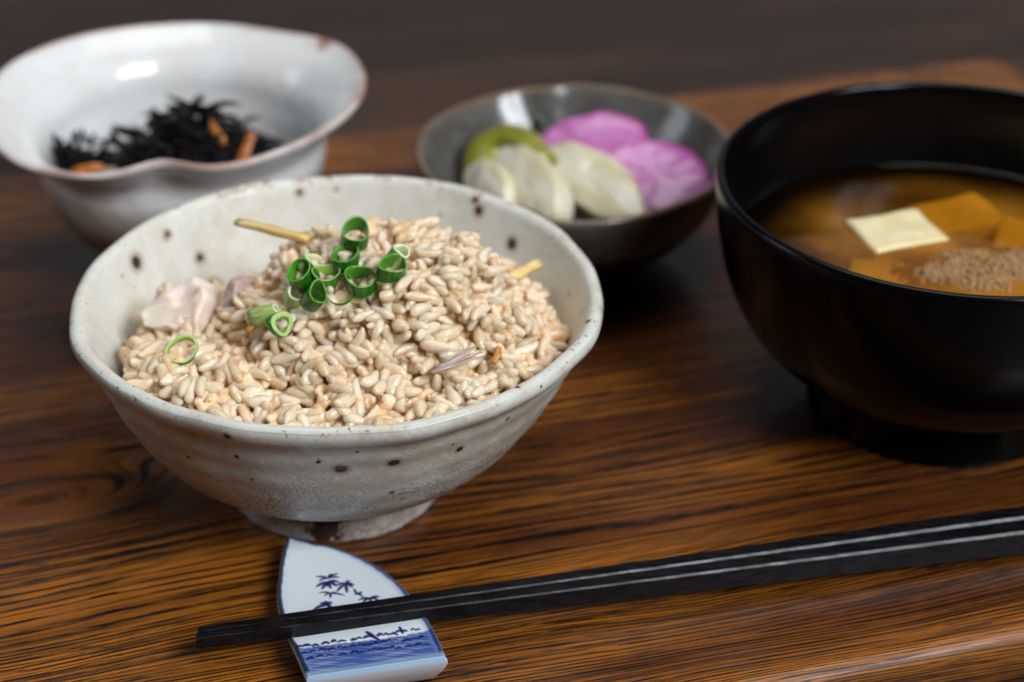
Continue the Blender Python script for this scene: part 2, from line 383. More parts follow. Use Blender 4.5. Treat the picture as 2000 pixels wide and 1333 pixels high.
outer = catmull([(2.3, .80), (2.7, 1.0), (3.6, 1.36), (4.55, 2.15), (5.25, 3.2), (5.72, 4.3), (5.95, 4.82), (6.17, 5.08), (6.27, 5.28), (6.24, 5.43), (6.10, 5.50), (5.93, 5.42), (5.78, 5.1), (5.50, 4.4), (5.0, 3.3), (4.2, 2.2), (3.0, 1.45), (1.2, 1.12), (.02, 1.08)], 8)
outer[:, 0] *= .98
def wob(phi, s): return sum(a*np.sin(k*phi+p+s) for a, k, p in ((.45, 2, .3), (.3, 3, 1.9), (.22, 5, .7), (.16, 8, 2.2), (.12, 13, 4.0), (.07, 21, 1.0)))
def bowl_warp(X, Y, Z, ph, k):
    a = .035+.045*np.clip((Z-3)/2.5, 0, 1)
    d = 1+wob(ph, Z*.35)*a/6.0*1.5 + .0022*np.sin(Z*9+np.sin(ph*2)*1.2)*(k < .5)
    Z2 = Z+wob(ph*1.0+1.7, 0)*.045*np.clip(Z/5.4, 0, 1)**2
    return X*d-.30*np.clip(1-Z/5.2, 0, 1), Y*d, Z2
V, F = lathe(outer, 288, bowl_warp)
me = mesh('bowl_body', V, F)
ins = me.attributes.new('inside', 'FLOAT', 'POINT')
kk = np.repeat(np.arange(len(outer)), 288); peak = 10*8
ins.data.foreach_set('value', np.clip((kk-(peak-10))/14, 0, 1).astype(np.float32))
rb = empty('rice_bowl', BC, 'speckled cream stoneware bowl filled with seasoned rice', 'bowl')
obj('bowl_body', me, bowl_glaze('speckled_glaze', rice_spots), rb)
foot = catmull([(2.35, 1.05), (2.50, .9), (2.56, .55), (2.62, .22), (2.62, .06), (2.54, 0.0), (2.2, 0.0), (2.1, .1), (2.05, .5), (1.9, .7)], 6)
V, F = lathe(foot, 160, lambda X, Y, Z, ph, k: (X*(1+.006*wob(ph, 0)), Y*(1+.006*wob(ph, 1)), Z))
obj('foot_ring', mesh('foot_ring', V, F), foot_glaze('foot_glaze'), rb, loc=(-.29, 0, 0))

# ------------------------------------------------------------------ rice
IR = outer[80+10:]; IR = IR[np.argsort(IR[:, 1])]
def inner_r(z): return np.interp(z, IR[:, 1], IR[:, 0])
def mound(x, y):
    """top of the rice in bowl coordinates (cm)"""
    h = 3.75 + .75*np.exp(-((x+3.6)/1.9)**2-((y+1.5)/2.6)**2)
    h = h + 2.45*np.exp(-(((x-1.05)/3.35)**2+((y-.2)/2.75)**2)**2.2)
    h = h + .85*np.exp(-((x-.2)/3.8)**2-((y+3.6)/2.0)**2)
    h = h + .75*np.exp(-((x-4.1)/1.5)**2-((y+1.6)/2.4)**2)
    h = h - .9*np.exp(-((x+3.0)/.8)**2-((y-1.6)/1.5)**2)
    h = h - 1.0*np.exp(-((x-.5)/4.5)**2-((y-4.6)/1.1)**2)
    h = h + .20*np.sin(x*2.3+1)*np.cos(y*2.0+.4)+.13*np.sin(x*4.1+y*3.3)+.10*np.sin(x*3.1-y*4.7+1)
    return h
rice = empty('rice', BC, 'mound of glossy pale brown seasoned rice heaped in the speckled bowl', 'rice')
# packed bed beneath the loose grains
n = 70; g = np.linspace(-5.6, 5.6, n); GX, GY = np.meshgrid(g, g); GR = np.hypot(GX, GY)
core = mound(GX, GY)-.15
for _ in range(3):
    lim = inner_r(core)-.12; sc = np.minimum(1, lim/np.maximum(GR, 1e-6))
BX, BY = GX*sc, GY*sc
V = np.stack([BX, BY, core], -1).reshape(-1, 3)
F = [(j*n+i, j*n+i+1, (j+1)*n+i+1, (j+1)*n+i) for j in range(n-1) for i in range(n-1)]
bed = obj('rice_bed', mesh('rice_bed', V, F), simple('rice_bed', (.72, .53, .32), .4, sss=.5, col2=(.58, .36, .16), nscale=2.2, bump=1.0, bscale=3.5, bd=.2), rice)
tag(bed, kind='stuff')
# grain shapes
def grain_mesh(seed):
    r = np.random.default_rng(seed); rings, seg = 13, 11
    L = r.uniform(.26, .36); Wd = r.uniform(.110, .140); T = Wd*r.uniform(.84, .98); bendk = r.uniform(-.08, .13); ph0 = r.uniform(0, 6)
    V = []; 
    for i in range(1, rings):
        t = math.cos(PI*i/rings)           # 1..-1
        rad = (1-abs(t)**3.2)**.50*(1+.07*t)
        notch = .22*math.exp(-((t-.70)/.18)**2)+.10*math.exp(-((t+.5)/.3)**2)
        for k in range(seg):
            a = 2*PI*k/seg
            rr = rad*(1-notch*max(0, math.cos(a-ph0)))*(1+.045*math.sin(3*a+4*t+seed)+.035*math.sin(5*t*2+seed+2*a))
            V.append((t*L, math.cos(a)*rr*Wd*(1+.18*math.sin(t*2.2+seed))+bendk*(t*t), math.sin(a)*rr*T*(1+.12*math.cos(t*3+seed*2))))
    V.append((L*1.0, bendk, 0)); V.append((-L*1.0, bendk, 0)); F = []
    for i in range(rings-2):
        for k in range(seg):
            F.append((i*seg+k, (i+1)*seg+k, (i+1)*seg+(k+1) % seg, i*seg+(k+1) % seg))
    m = (rings-1)*seg
    for k in range(seg):
        F.append((m, k, (k+1) % seg)); F.append((m+1, (rings-2)*seg+(k+1) % seg, (rings-2)*seg+k))
    return np.array(V), F
GV = [grain_mesh(s) for s in range(14)]
# let grains settle one by one on the bed, the wall and each other
off = np.array([-.21, -.07, .07, .21]); rad = np.array([.085, .115, .115, .085])
SP = np.zeros((0, 4)); grains = []
fails = 0
def core_h(x, y): return mound(x, y)-.62
while fails < 1500 and len(grains) < 5200:
    R_ = 5.75*math.sqrt(rng.random()); A_ = rng.random()*2*PI
    x0, y0 = R_*math.cos(A_), R_*math.sin(A_)
    hm = mound(x0, y0)
    if R_ > inner_r(min(hm, 5.3))-.12: continue
    if x0 < -4.75: continue
    near = SP[(abs(SP[:, 0]-x0) < .75) & (abs(SP[:, 1]-y0) < .75)]
    best = None
    for c in range(7):
        yaw = rng.random()*2*PI; tilt = rng.normal(0, .75)
        if rng.random() < .18: tilt = rng.uniform(-1.3, 1.3)
        d = np.array([math.cos(yaw)*math.cos(tilt), math.sin(yaw)*math.cos(tilt), math.sin(tilt)])
        P = off[:, None]*d[None]; P[:, 0] += x0; P[:, 1] += y0
        z = (core_h(P[:, 0], P[:, 1])-P[:, 2]+rad*.4).max()
        if len(near):
            dx = P[:, None, 0]-near[None, :, 0]; dy = P[:, None, 1]-near[None, :, 1]
            rs = (rad[:, None]+near[None, :, 3])*.53; q = rs**2-dx**2-dy**2
            zz = np.where(q > 0, near[None, :, 2]+np.sqrt(np.maximum(q, 0))-P[:, None, 2], -9)
            z = max(z, zz.max())
        rr = np.hypot(P[:, 0], P[:, 1])+rad
        if (rr > inner_r(np.minimum(z+P[:, 2], 5.3))+.02).any(): continue
        if z+abs(d[2])*.2 > hm+.20: continue
        sc_ = z+rng.normal(0, .05)
        if best is None or sc_ < best[0]: best = (sc_, z, d, P)
    if best is None: fails += 1; continue
    fails = max(0, fails-3)
    _, z, d, P = best
    P = P.copy(); P[:, 2] += z
    SP = np.vstack([SP, np.c_[P, rad]])
    grains.append((Vector((x0, y0, z)), Vector(d), rng.random()*2*PI, int(rng.integers(len(GV))), rng.uniform(.88, 1.12)))
print('grains', len(grains))
mats = []
for (p, d, roll, k, s) in grains:
    q = d.to_track_quat('X', 'Z'); M = Matrix.Translation(p) @ q.to_matrix().to_4x4() @ Matrix.Rotation(roll, 4, 'X') @ Matrix.Diagonal((s, s*random.uniform(.93, 1.08), s, 1))
    mats.append(M)
# which grains show largest from the photographer's side
allV = []; allF = []; own = []; base = 0
for gi, (gr, M) in enumerate(zip(grains, mats)):
    Vg, Fg = GV[gr[3]]; A = np.array(M); Wv = Vg@A[:3, :3].T+A[:3, 3]
    allV.append(Wv); allF += [tuple(i+base for i in f) for f in Fg]; own += [gi]*len(Fg); base += len(Vg)
bvh = BVHTree.FromPolygons(np.vstack(allV).tolist(), allF)
cnt = np.zeros(len(grains)); co = CAM-BC
for a in np.linspace(-6, 6, 240):
    for b in np.linspace(-6, 6, 300):
        tgt = Vector((a, b, 4.0)); hit = bvh.ray_cast(co, (tgt-co).normalized())
        if hit[2] is not None: cnt[own[hit[2]]] += 1
order = np.argsort(-cnt); show = set(order[:300].tolist())
M_rice = rice_mat('cooked_rice', (.87, .72, .525), (.82, .625, .41), (.74, .50, .25))
gme = []
for k, (Vg, Fg) in enumerate(GV):
    me = mesh('rice_grain', Vg, Fg); me.materials.append(M_rice); gme.append(me)
for gi in sorted(show):
    o = bpy.data.objects.new('rice_grain', gme[grains[gi][3]]); COL.objects.link(o); o.parent = rice
    M = mats[gi].copy(); M.translation *= CM; o.matrix_local = M
keep = [gi for gi in range(len(grains)) if gi not in show]
V2 = []; F2 = []; base = 0
for gi in keep:
    V2.append(allV[gi]); F2 += [tuple(i+base for i in f) for f in GV[grains[gi][3]][1]]; base += len(allV[gi])
rest_g = obj('rice_grains', mesh('rice_grains', np.vstack(V2), F2), M_rice, rice); tag(rest_g, kind='stuff')
def top_of(x, y, r=.25):
    """height of the settled rice near a spot, bowl coordinates"""
    m = SP[(SP[:, 0]-x)**2+(SP[:, 1]-y)**2 < r*r]
    return float((m[:, 2]+m[:, 3]).max()) if len(m) else float(mound(x, y))

# ------------------------------------------------------------------ spring onion
def onion_mat(name, out, inn, cut):
    t = NT(name)
    a = t.n('Attribute', attribute_name='wall').outputs['Fac']
    P = t.co()
    st = t.noise(t.mul(P, (5, 5, 1.2)), 2.5, 3).outputs[0]
    o_ = t.mix(t.rng(st, .35, .65), out, tuple(c*.6 for c in out))
    c = t.mix(t.rng(a, .02, .12), o_, cut); c = t.mix(t.rng(a, .55, .95), c, inn)
    t.set(Base_Color=c, Roughness=.22, IOR=1.42, Subsurface_Weight=.45, Subsurface_Scale=.0012, Subsurface_Radius=(.6, 1, .3), Coat_Weight=.3, Coat_Roughness=.1, Normal=t.bump(st, .2, .02))
    return t.m
M_on_d = onion_mat('onion_dark_green', (.020, .14, .006), (.07, .26, .016), (.12, .33, .04))
M_on_m = onion_mat('onion_green', (.05, .20, .012), (.30, .48, .10), (.42, .58, .20))
M_on_p = onion_mat('onion_pale', (.42, .55, .17), (.66, .72, .40), (.70, .76, .50))
def ring_mesh(r, h, wall, ov, seed, slant=0.0, layers=1):
    seg = 40; V = []; W = []; F = []
    prof = [(0, -.5, 0), (0, -.25, 0), (0, 0, 0), (0, .25, 0), (0, .46, 0), (.12, .5, .2), (.88, .5, .6), (1, .46, 1), (1, .2, 1), (1, -.1, 1), (1, -.46, 1), (.88, -.5, .6), (.12, -.5, .2)]
    n = len(prof)
    for i in range(seg):
        a = 2*PI*i/seg
        rr = 1.06*r*(1+.06*math.sin(2*a+seed)+.035*math.sin(3*a+seed*2))
        wl = wall*.8*(1+.25*math.sin(a+seed))
        for (u, z, wv) in prof:
            q = rr-u*wl+(.02*r*math.cos(z*5) if u == 0 else 0)
            V.append((math.cos(a)*q, math.sin(a)*q*ov, z*h*(1+.15*math.sin(a+seed*2))+slant*math.cos(a)*r+.03*math.sin(2*a+seed))); W.append(wv)
    for i in range(seg):
        for k in range(n): F.append((i*n+k, ((i+1) % seg)*n+k, ((i+1) % seg)*n+(k+1) % n, i*n+(k+1) % n))
    me = mesh('spring_onion_ring', V, F)
    at = me.attributes.new('wall', 'FLOAT', 'POINT'); at.data.foreach_set('value', W)
    return me
def onion(wx, wy, wz, ax, r, h, wall, ov, mat, label, seed, group='sliced spring onion rings on the rice', slant=0.0):
    """world position in cm, axis direction"""
    o = obj('spring_onion_ring', ring_mesh(r, h, wall, ov, seed, slant), mat, loc=(wx, wy, wz))
    q = Vector(ax).to_track_quat('Z', 'Y'); o.rotation_euler = (q @ Matrix.Rotation(seed, 3, 'Z').to_quaternion()).to_euler()
    return tag(o, label, 'spring onion', group)

onion(-3.58, 37.28, 6.98, (.12, -.26, 1), .36, .36, .058, .88, M_on_d, 'dark green onion ring stacked highest, on top of the pile at the back', 1)
onion(-3.78, 36.72, 6.66, (-.08, -.12, 1), .37, .36, .058, .85, M_on_d, 'dark green onion ring lying directly beneath the highest one', 2)
onion(-4.70, 36.25, 6.48, (-.50, -.22, .82), .37, 0.46, .058, .8, M_on_d, 'dark green onion ring leaning at the left edge of the green pile', 3)
onion(-4.20, 36.18, 6.50, (.10, -.12, 1), .34, 0.32, .04, .85, M_on_m, 'mid green onion ring in the centre of the pile between left and right ones', 4)
onion(-3.40, 36.03, 6.48, (.03, -.20, 1), .39, .34, .058, .82, M_on_d, 'wide open dark green onion ring at the front right of the pile', 5)
onion(-2.68, 35.98, 6.80, (.22, -.14, 1), .37, 0.34, .058, .72, M_on_d, 'pinched dark green onion ring at the far right of the pile', 6)
onion(-4.42, 35.66, 6.28, (.5, -.35, .75), .27, .50, .058, .8, M_on_d, 'dark green onion ring on its side at the pile front, lowest of the cluster', 7)
onion(-3.84, 35.84, 6.36, (-.1, -.45, .85), .36, .09, .022, .9, M_on_d, 'very thin dark green onion hoop left of the wide open ring', 8)
onion(-4.64, 36.72, 6.52, (.6, .1, .7), .27, .40, .10, .8, M_on_p, 'pale green white onion piece behind the left leaning ring', 9)
onion(-2.62, 36.55, 6.78, (.45, -.1, .75), .26, .55, .10, .75, M_on_p, 'pale onion tube standing behind the pinched ring at the right', 10)
onion(-5.56, 35.80, 5.72, (.93, -.1, .3), .24, .62, .09, .85, M_on_p, 'pale onion tube lying on the rice below left of the pile', 11)
onion(-5.16, 35.25, 5.82, (.72, -.5, .45), .31, .16, .15, .85, M_on_m, 'thick green-skinned onion slice leaning on the pale tube', 12)
onion(-7.46, 35.42, 5.02, (.12, -.42, .85), .37, .15, .075, .86, M_on_m, 'single green onion ring lying apart on the left lobe of rice', 13)
onion(-4.92, 36.0, 6.10, (.3, -.3, .6), .23, .45, .09, .8, M_on_p, 'pale green onion end tucked under the left leaning ring', 14)

# ------------------------------------------------------------------ chicken, ginger
M_chick = simple('chicken_meat', (.84, .74, .63), .34, sss=.5, sscale=.002, col2=(.80, .62, .52), nscale=.9, bump=.7, bscale=2.0, bd=.08, stretch=(1, 5, 1), coat=.15)
M_shred = simple('chicken_shred', (.52, .40, .34), .32, sss=.4, col2=(.42, .28, .24), nscale=2, bump=.6, bscale=5, bd=.04, stretch=(1, 5, 5), coat=.3)
M_ginger = simple('ginger', (.80, .62, .28), .3, sss=.3, col2=(.70, .46, .14), nscale=1.5, bump=.3, bscale=4, coat=.3, stretch=(1, 3, 3))
M_brown = simple('fried_tofu', (.50, .22, .035), .4, sss=.4, col2=(.40, .15, .02), nscale=3, bump=.6, bscale=5)

ol = [(-.92, .06), (-.60, .20), (-.25, .36), (.20, .55), (.72, .80), (.80, .45), (.86, .1), (.78, -.25), (.55, -.66), (.35, -.60), (.1, -.70), (-.15, -.50), (-.42, -.46), (-.62, -.28)]
ol = [tuple(p) for p in catmull([(*p,) for p in ol+[ol[0]]], 2)[:-1]]
o = obj('chicken_piece', from_bm('chicken_piece', slab(ol, 1.0, .04, .20, 5)), M_chick, loc=(-7.80, 37.55, 4.70))
zv = Vector((-.30, -.50, .80)).normalized(); xv = (Vector((1, .1, .0))-zv*zv.dot(Vector((1, .1, 0)))).normalized(); yv = zv.cross(xv)
o.rotation_euler = Matrix((xv, yv, zv)).transposed().to_euler()
tag(o, 'pale pink wedge of cooked chicken on the left lobe of the rice', 'chicken')
strip('ginger_strip', M_ginger, (-5.66, 38.50, 6.45), -.48, .02, 2.05, .25, .17, .02, 'long pale yellow ginger strip sticking out left behind the onion pile', 'ginger', 'ginger strips on the rice', taper=.8, seed=0)
strip('ginger_strip', M_ginger, (.22, 38.0, 5.60), .80, -.03, 1.3, .24, .16, .02, 'short golden ginger strip pointing out of the right side of the mound', 'ginger', 'ginger strips on the rice', taper=.9, seed=2)
V2 = []; F2 = []; base = 0
for k in range(5):
    pts = [(-.62+.31*i, .05*math.sin(i+k)+.035*(k-2)*(1+.4*i), .02*math.cos(i*2+k)+.05*i*(k % 2)*.4) for i in range(5)]
    v, f = tube(pts, [.015, .05, .055, .045, .02], 7, .7); V2 += [tuple(q) for q in v]; F2 += [tuple(i+base for i in q) for q in f]; base += len(v)
tag(obj('chicken_shred', mesh('chicken_shred', V2, F2), M_shred, loc=(-1.25, 34.50, 5.30), rot=(0, -.15, .50)), 'thin fibrous mauve-brown chicken shred lying on the front right of the rice', 'chicken')
bm = slab(oval0 := [(.62*math.cos(a*PI/9)*(1+.15*math.sin(a*1.3)), .42*math.sin(a*PI/9)) for a in range(18)], .5, .1, .14, 9)
tag(obj('meat_piece', from_bm('meat_piece', bm), M_shred, loc=(-6.25, 37.55, 5.25), rot=(.7, .25, .7)), 'brown piece of meat half buried at the left slope of the mound beside the hollow', 'meat')
for (x, y, z, a, L, lb) in ((-5.88, 35.70, 5.50, 1.3, .34, 'small amber fried tofu crumb beside the pale onion tube'), (-.34, 34.95, 5.18, 1.2, .42, 'amber fried tofu sliver near the right rim side of the rice')):
    strip('fried_tofu_bit', M_brown, (x, y, z), a, .5, L, .17, .13, .02, lb, 'fried tofu', 'fried tofu bits in the rice', taper=.7, seed=1)

# ------------------------------------------------------------------ white bowl with hijiki
WC = Vector((-9.68, 49.25, .1))
def wb_mat():
    t = NT('pale_porcelain_glaze'); P = t.co(); x, y, z = sep(t, P)
    ed = t.n('Attribute', attribute_name='edge').outputs['Fac']
    n = t.noise(P, .35, 4, .6).outputs[0]
    c = t.mix(t.rng(n, .4, .6), (.78, .78, .77), (.72, .70, .68))
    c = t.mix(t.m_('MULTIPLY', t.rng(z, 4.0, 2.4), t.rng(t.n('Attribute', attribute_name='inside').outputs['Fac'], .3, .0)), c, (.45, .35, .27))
    c = t.mix(t.m_('MULTIPLY', ed, t.rng(t.noise(P, .5, 3).outputs[0], .38, .56, .45, 1.0)), c, (.40, .22, .16))
    d = t.n('VectorMath', {0: P, 1: (3.95, 3.9, 5.1)}, operation='DISTANCE').outputs['Value']
    c = t.mix(t.m_('MULTIPLY', t.rng(d, .75, .2), t.rng(t.noise(P, 1.5, 3).outputs[0], .4, .55)), c, (.34, .17, .11))
    t.set(Base_Color=c, Roughness=.17, IOR=1.5, Subsurface_Weight=.0, Normal=t.bump(t.noise(P, .5, 3).outputs[0], .35, .3)); return t.m
wprof = catmull([(2.0, .5), (2.5, .7), (3.3, 1.25), (3.95, 2.2), (4.2, 3.2), (4.22, 3.75), (4.35, 4.15), (4.75, 4.6), (5.2, 4.95), (5.42, 5.12), (5.45, 5.26), (5.32, 5.30), (5.1, 5.17), (4.6, 4.8), (4.2, 4.35), (4.0, 3.9), (3.9, 3.2), (3.6, 2.2), (2.8, 1.4), (1.4, 1.05), (.02, 1.0)], 6)
def wwarp(X, Y, Z, ph, k):
    up = np.clip((Z-3.6)/1.6, 0, 1)
    dphi = lambda c: np.angle(np.exp(1j*(ph-c)))
    f = 1-.125*up*np.exp(-(dphi(-PI/2+.06)/.20)**2)+.03*up*np.exp(-(dphi(-PI/2-.7)/.4)**2)
    f = f+.035*up*np.exp(-(dphi(.70)/.28)**2)-.02*up*np.exp(-(dphi(1.1)/.25)**2)
    Z = Z+up*(.10*np.exp(-(dphi(-PI/2+.06)/.22)**2)-.22*np.exp(-(dphi(-PI/2-.75)/.5)**2)+.12*np.cos(ph*2+.4)*up-.0*ph)
    return X*f, Y*f*1.0, Z
V, F = lathe(wprof, 192, wwarp)
me = mesh('bowl_body', V, F)
kk = np.repeat(np.arange(len(wprof)), 192)
a1 = me.attributes.new('edge', 'FLOAT', 'POINT'); a1.data.foreach_set('value', np.exp(-((kk-62)/6.0)**2).astype(np.float32))
a2 = me.attributes.new('inside', 'FLOAT', 'POINT'); a2.data.foreach_set('value', np.clip((kk-60)/4, 0, 1).astype(np.float32))
wb = empty('white_bowl', WC, 'glossy white bowl with flared pink-edged rim dented at the front', 'bowl')
M_wb = wb_mat(); obj('bowl_body', me, M_wb, wb)
V, F = lathe(catmull([(1.9, .75), (2.15, .62), (2.2, .3), (2.2, .05), (2.1, 0), (1.9, 0), (1.85, .4)], 4), 96)
me = mesh('foot_ring', V, F); obj('foot_ring', me, M_wb, wb)
# hijiki strands
M_hij = simple('hijiki', (.004, .004, .005), .30, col2=(.008, .007, .007), nscale=2, coat=.0, specular=.10)
V2 = []; F2 = []; base = 0
def hij_top(x, y):
    return 2.35+2.35*math.exp(-((x-.1)/1.65)**2-((y-.2)/2.1)**2)+.45*math.exp(-((x+2.9)/.8)**2-(y/2)**2)
for i in range(1100):
    while True:
        x, y = random.uniform(-3.7, 3.7), random.uniform(-3.7, 3.7)
        if math.hypot(x, y) < 3.45: break
    z = hij_top(x, y)*random.uniform(.82, 1.0)+(.75*random.random() if x < -3.0 else 0)+random.uniform(-.15, .05)
    a = random.uniform(0, 2*PI); el = random.gauss(.05, .22) if random.random() > .05 else random.uniform(.3, .9)
    L = random.uniform(.5, 1.3); cur = random.uniform(-2.4, 2.4); pts = []; p = Vector((x, y, z)); 
    for s in range(6):
        pts.append(p.copy()); p += Vector((math.cos(a)*math.cos(el), math.sin(a)*math.cos(el), math.sin(el)))*L/5
        a += cur/5; el -= random.uniform(0, .22)
    if max(math.hypot(q.x, q.y) for q in pts) > 3.75: continue
    r0 = random.uniform(.05, .10)
    v, f = tube(pts, [r0*.5, r0, r0*1.1, r0, r0*.7, r0*.15], 6); V2 += [tuple(q) for q in v]; F2 += [tuple(i+base for i in q) for q in f]; base += len(v)
for i in range(70):
    a = random.uniform(0, 2*PI); p = Vector((-3.35+random.gauss(0, .22), -.25+random.gauss(0, .4), 2.9+random.uniform(0, .55))); el = random.uniform(.1, 1.3); L = random.uniform(.4, .8); pts = []
    for s_ in range(5):
        pts.append(p.copy()); p = p+Vector((math.cos(a)*math.cos(el)*.5, math.sin(a)*math.cos(el)*.5, math.sin(el)))*L/4; a += .4
    if max(math.hypot(q.x, q.y)-(3.72+.3*max(0, q.z-3.2)) for q in pts) > 0: continue
    v, f = tube(pts, [.05, .08, .08, .06, .012], 6); V2 += [tuple(q) for q in v]; F2 += [tuple(i_+base for i_ in q) for q in f]; base += len(v)
# settled mass below
n = 30
hb = []
for j in range(n):
    for i in range(n):
        x = (i/(n-1)*2-1)*3.8; y = (j/(n-1)*2-1)*3.8; r = math.hypot(x, y)
        if r > 3.75: x, y = x/r*3.75, y/r*3.75
        hb.append((x, y, hij_top(x, y)*.93-.18))
b2 = base; V2 += hb; F2 += [(b2+j*n+i, b2+j*n+i+1, b2+(j+1)*n+i+1, b2+(j+1)*n+i) for j in range(n-1) for i in range(n-1)]
hj = obj('hijiki_seaweed', mesh('hijiki_seaweed', V2, F2), M_hij, loc=WC)
tag(hj, 'tangled heap of shiny black simmered seaweed strands in the white bowl', 'seaweed', kind='stuff')
M_car = simple('carrot', (.46, .15, .02), .3, sss=.3, col2=(.34, .09, .01), nscale=2, coat=.3)
M_soy = simple('simmered_soybean', (.30, .20, .14), .35, sss=.3, col2=(.22, .13, .09), nscale=2, coat=.3)
def wpos(x, y, dz): return (WC.x+x, WC.y+y, hij_top(x, y)+dz)
strip('carrot_strip', M_car, (WC.x+1.85, WC.y-.5, 3.45), 1.0, .85, 1.6, .30, .2, .05, 'upright orange carrot strip beside the right end of the black seaweed', 'carrot', 'carrot strips in the white bowl', seed=1)
strip('carrot_strip', M_car, (WC.x+1.0, WC.y+.1, 4.0), -.9, -.55, 1.0, .26, .18, .1, 'orange carrot strip lying down the right slope of the seaweed peak', 'carrot', 'carrot strips in the white bowl', seed=2)
strip('carrot_strip', M_car, (WC.x-2.75, WC.y-.7, 3.1), .1, .1, 1.1, .34, .22, .05, 'orange carrot strip at the left foot of the seaweed near the rim', 'carrot', 'carrot strips in the white bowl', seed=3)
strip('carrot_strip', M_car, (WC.x+3.3, WC.y+.1, 2.7), .4, .3, .8, .25, .2, .05, 'small dull orange carrot end at the far right inside the white bowl', 'carrot', 'carrot strips in the white bowl', seed=4)
for k, (x, y, z, s, lb) in enumerate(((-1.25, -1.75, 3.0, .42, 'brown simmered bean in front of the black seaweed, nearer the dent'), (-2.0, -.9, 3.05, .36, 'smaller brown simmered bean behind the other, left of the seaweed peak'))):
    bm = bmesh.new(); bmesh.ops.create_uvsphere(bm, u_segments=18, v_segments=12, radius=1)
    for v in bm.verts:
        v.co = Vector((v.co.x*s*1.25, v.co.y*s*.8, v.co.z*s*.75))*(1+.12*noise.noise(v.co*2+Vector((k*5, 0, 0))))
    o = obj('simmered_bean', from_bm('simmered_bean', bm), M_soy, loc=(WC.x+x, WC.y+y, z), rot=(.2, .3, .5+k))
    tag(o, lb, 'bean', 'simmered beans in the white bowl')

# ------------------------------------------------------------------ pickle dish
DC = Vector((1.8, 49.2, 0))
def dish_mat():
    t = NT('dark_olive_glaze'); P = t.co()
    ed = t.n('Attribute', attribute_name='edge').outputs['Fac']
    c = t.mix(t.rng(t.noise(P, 1.2, 4, .6).outputs[0], .4, .6), (.105, .102, .092), (.075, .070, .062))
    c = t.mix(t.m_('MULTIPLY', ed, t.rng(t.noise(P, .6, 3).outputs[0], .32, .5, .35, 1)), c, (.24, .145, .085))
    t.set(Base_Color=c, Roughness=.17, Normal=t.bump(t.noise(P, .7, 3).outputs[0], .22, .2)); return t.m
dprof = catmull([(1.9, .45), (2.4, .55), (3.3, 1.0), (4.1, 1.9), (4.5, 2.8), (4.66, 3.3), (4.68, 3.48), (4.58, 3.56), (4.45, 3.45), (4.12, 2.9), (3.55, 2.1), (2.75, 1.4), (1.8, .95), (.02, .9)], 6)
def dwarp(X, Y, Z, ph, k):
    dphi = lambda c: np.angle(np.exp(1j*(ph-c)))
    up = np.clip((Z-1)/2.5, 0, 1)
    f = 1+up*(.012*np.sin(3*ph+1)-.035*np.exp(-(dphi(1.72)/.14)**2))
    return X*f, Y*f, Z+up*(.05*np.sin(2*ph)+.04*np.sin(5*ph))
V, F = lathe(dprof, 160, dwarp); me = mesh('dish_body', V, F)
kk = np.repeat(np.arange(len(dprof)), 160)
me.attributes.new('edge', 'FLOAT', 'POINT').data.foreach_set('value', np.exp(-((kk-42)/4.5)**2).astype(np.float32))
pd = empty('pickle_dish', DC, 'small dark grey-olive glazed dish with brown rim holding pickles', 'dish')
M_dish = dish_mat(); obj('dish_body', me, M_dish, pd)
V, F = lathe(catmull([(1.85, .6), (1.95, .4), (2.0, .1), (1.9, 0), (1.7, 0), (1.65, .4)], 4), 80); obj('foot_ring', mesh('foot_ring', V, F), M_dish, pd)

M_rad = simple('pickled_radish', (.74, .70, .57), .28, sss=.6, sscale=.003, col2=(.66, .58, .38), nscale=.7, bump=.3, bscale=2, bd=.05, coat=.4, stretch=(.5, 1.6, 1))
M_pur = simple('pickled_purple_turnip', (.44, .10, .33), .28, sss=.5, sscale=.003, col2=(.52, .27, .45), nscale=.55, bump=.3, bscale=2, bd=.05, coat=.4, lo=.44, hi=.64)
M_grn = simple('pickled_gourd', (.19, .20, .012), .28, sss=.4, col2=(.33, .29, .04), nscale=1.2, coat=.4, bump=.3)
t = NT('pickled_purple_turnip_skin'); P = t.co(); x, y, z = sep(t, P)
r2 = t.m_('ADD', t.m_('POWER', t.m_('ABSOLUTE', t.m_('DIVIDE', x, 1.9)), 2.0), t.m_('POWER', t.m_('ABSOLUTE', t.m_('DIVIDE', y, 1.35)), 2.0))
nn = t.noise(t.mul(P, (1, 2.2, 1)), .9, 4, .6).outputs[0]
c = t.mix(t.rng(nn, .38, .64), (.46, .12, .36), (.50, .19, .42))
c = t.mix(t.rng(t.m_('ADD', r2, t.m_('MULTIPLY', nn, .5)), .75, 1.15), c, (.36, .045, .24))
c = t.mix(t.rng(z, .12, -.15), c, (.30, .04, .20))
t.set(Base_Color=c, Roughness=.34, Subsurface_Weight=.3, Subsurface_Scale=.003, Subsurface_Radius=(1, .5, .8), Coat_Weight=.4, Coat_Roughness=.1, Normal=t.bump(nn, .4, .08)); M_pur = t.m
M_drk = simple('dark_leaf', (.018, .035, .008), .3, coat=.3)
def oval(L, W, n=22, flat=0.0, seed=0):
    out = []
    for i in range(n):
        a = 2*PI*i/n; x = math.cos(a)*L/2; y = math.sin(a)*W/2
        if y < 0: y *= (1-flat)
        out.append((x*(1+.04*math.sin(3*a+seed)), y*(1+.05*math.cos(2*a+seed))))
    return out
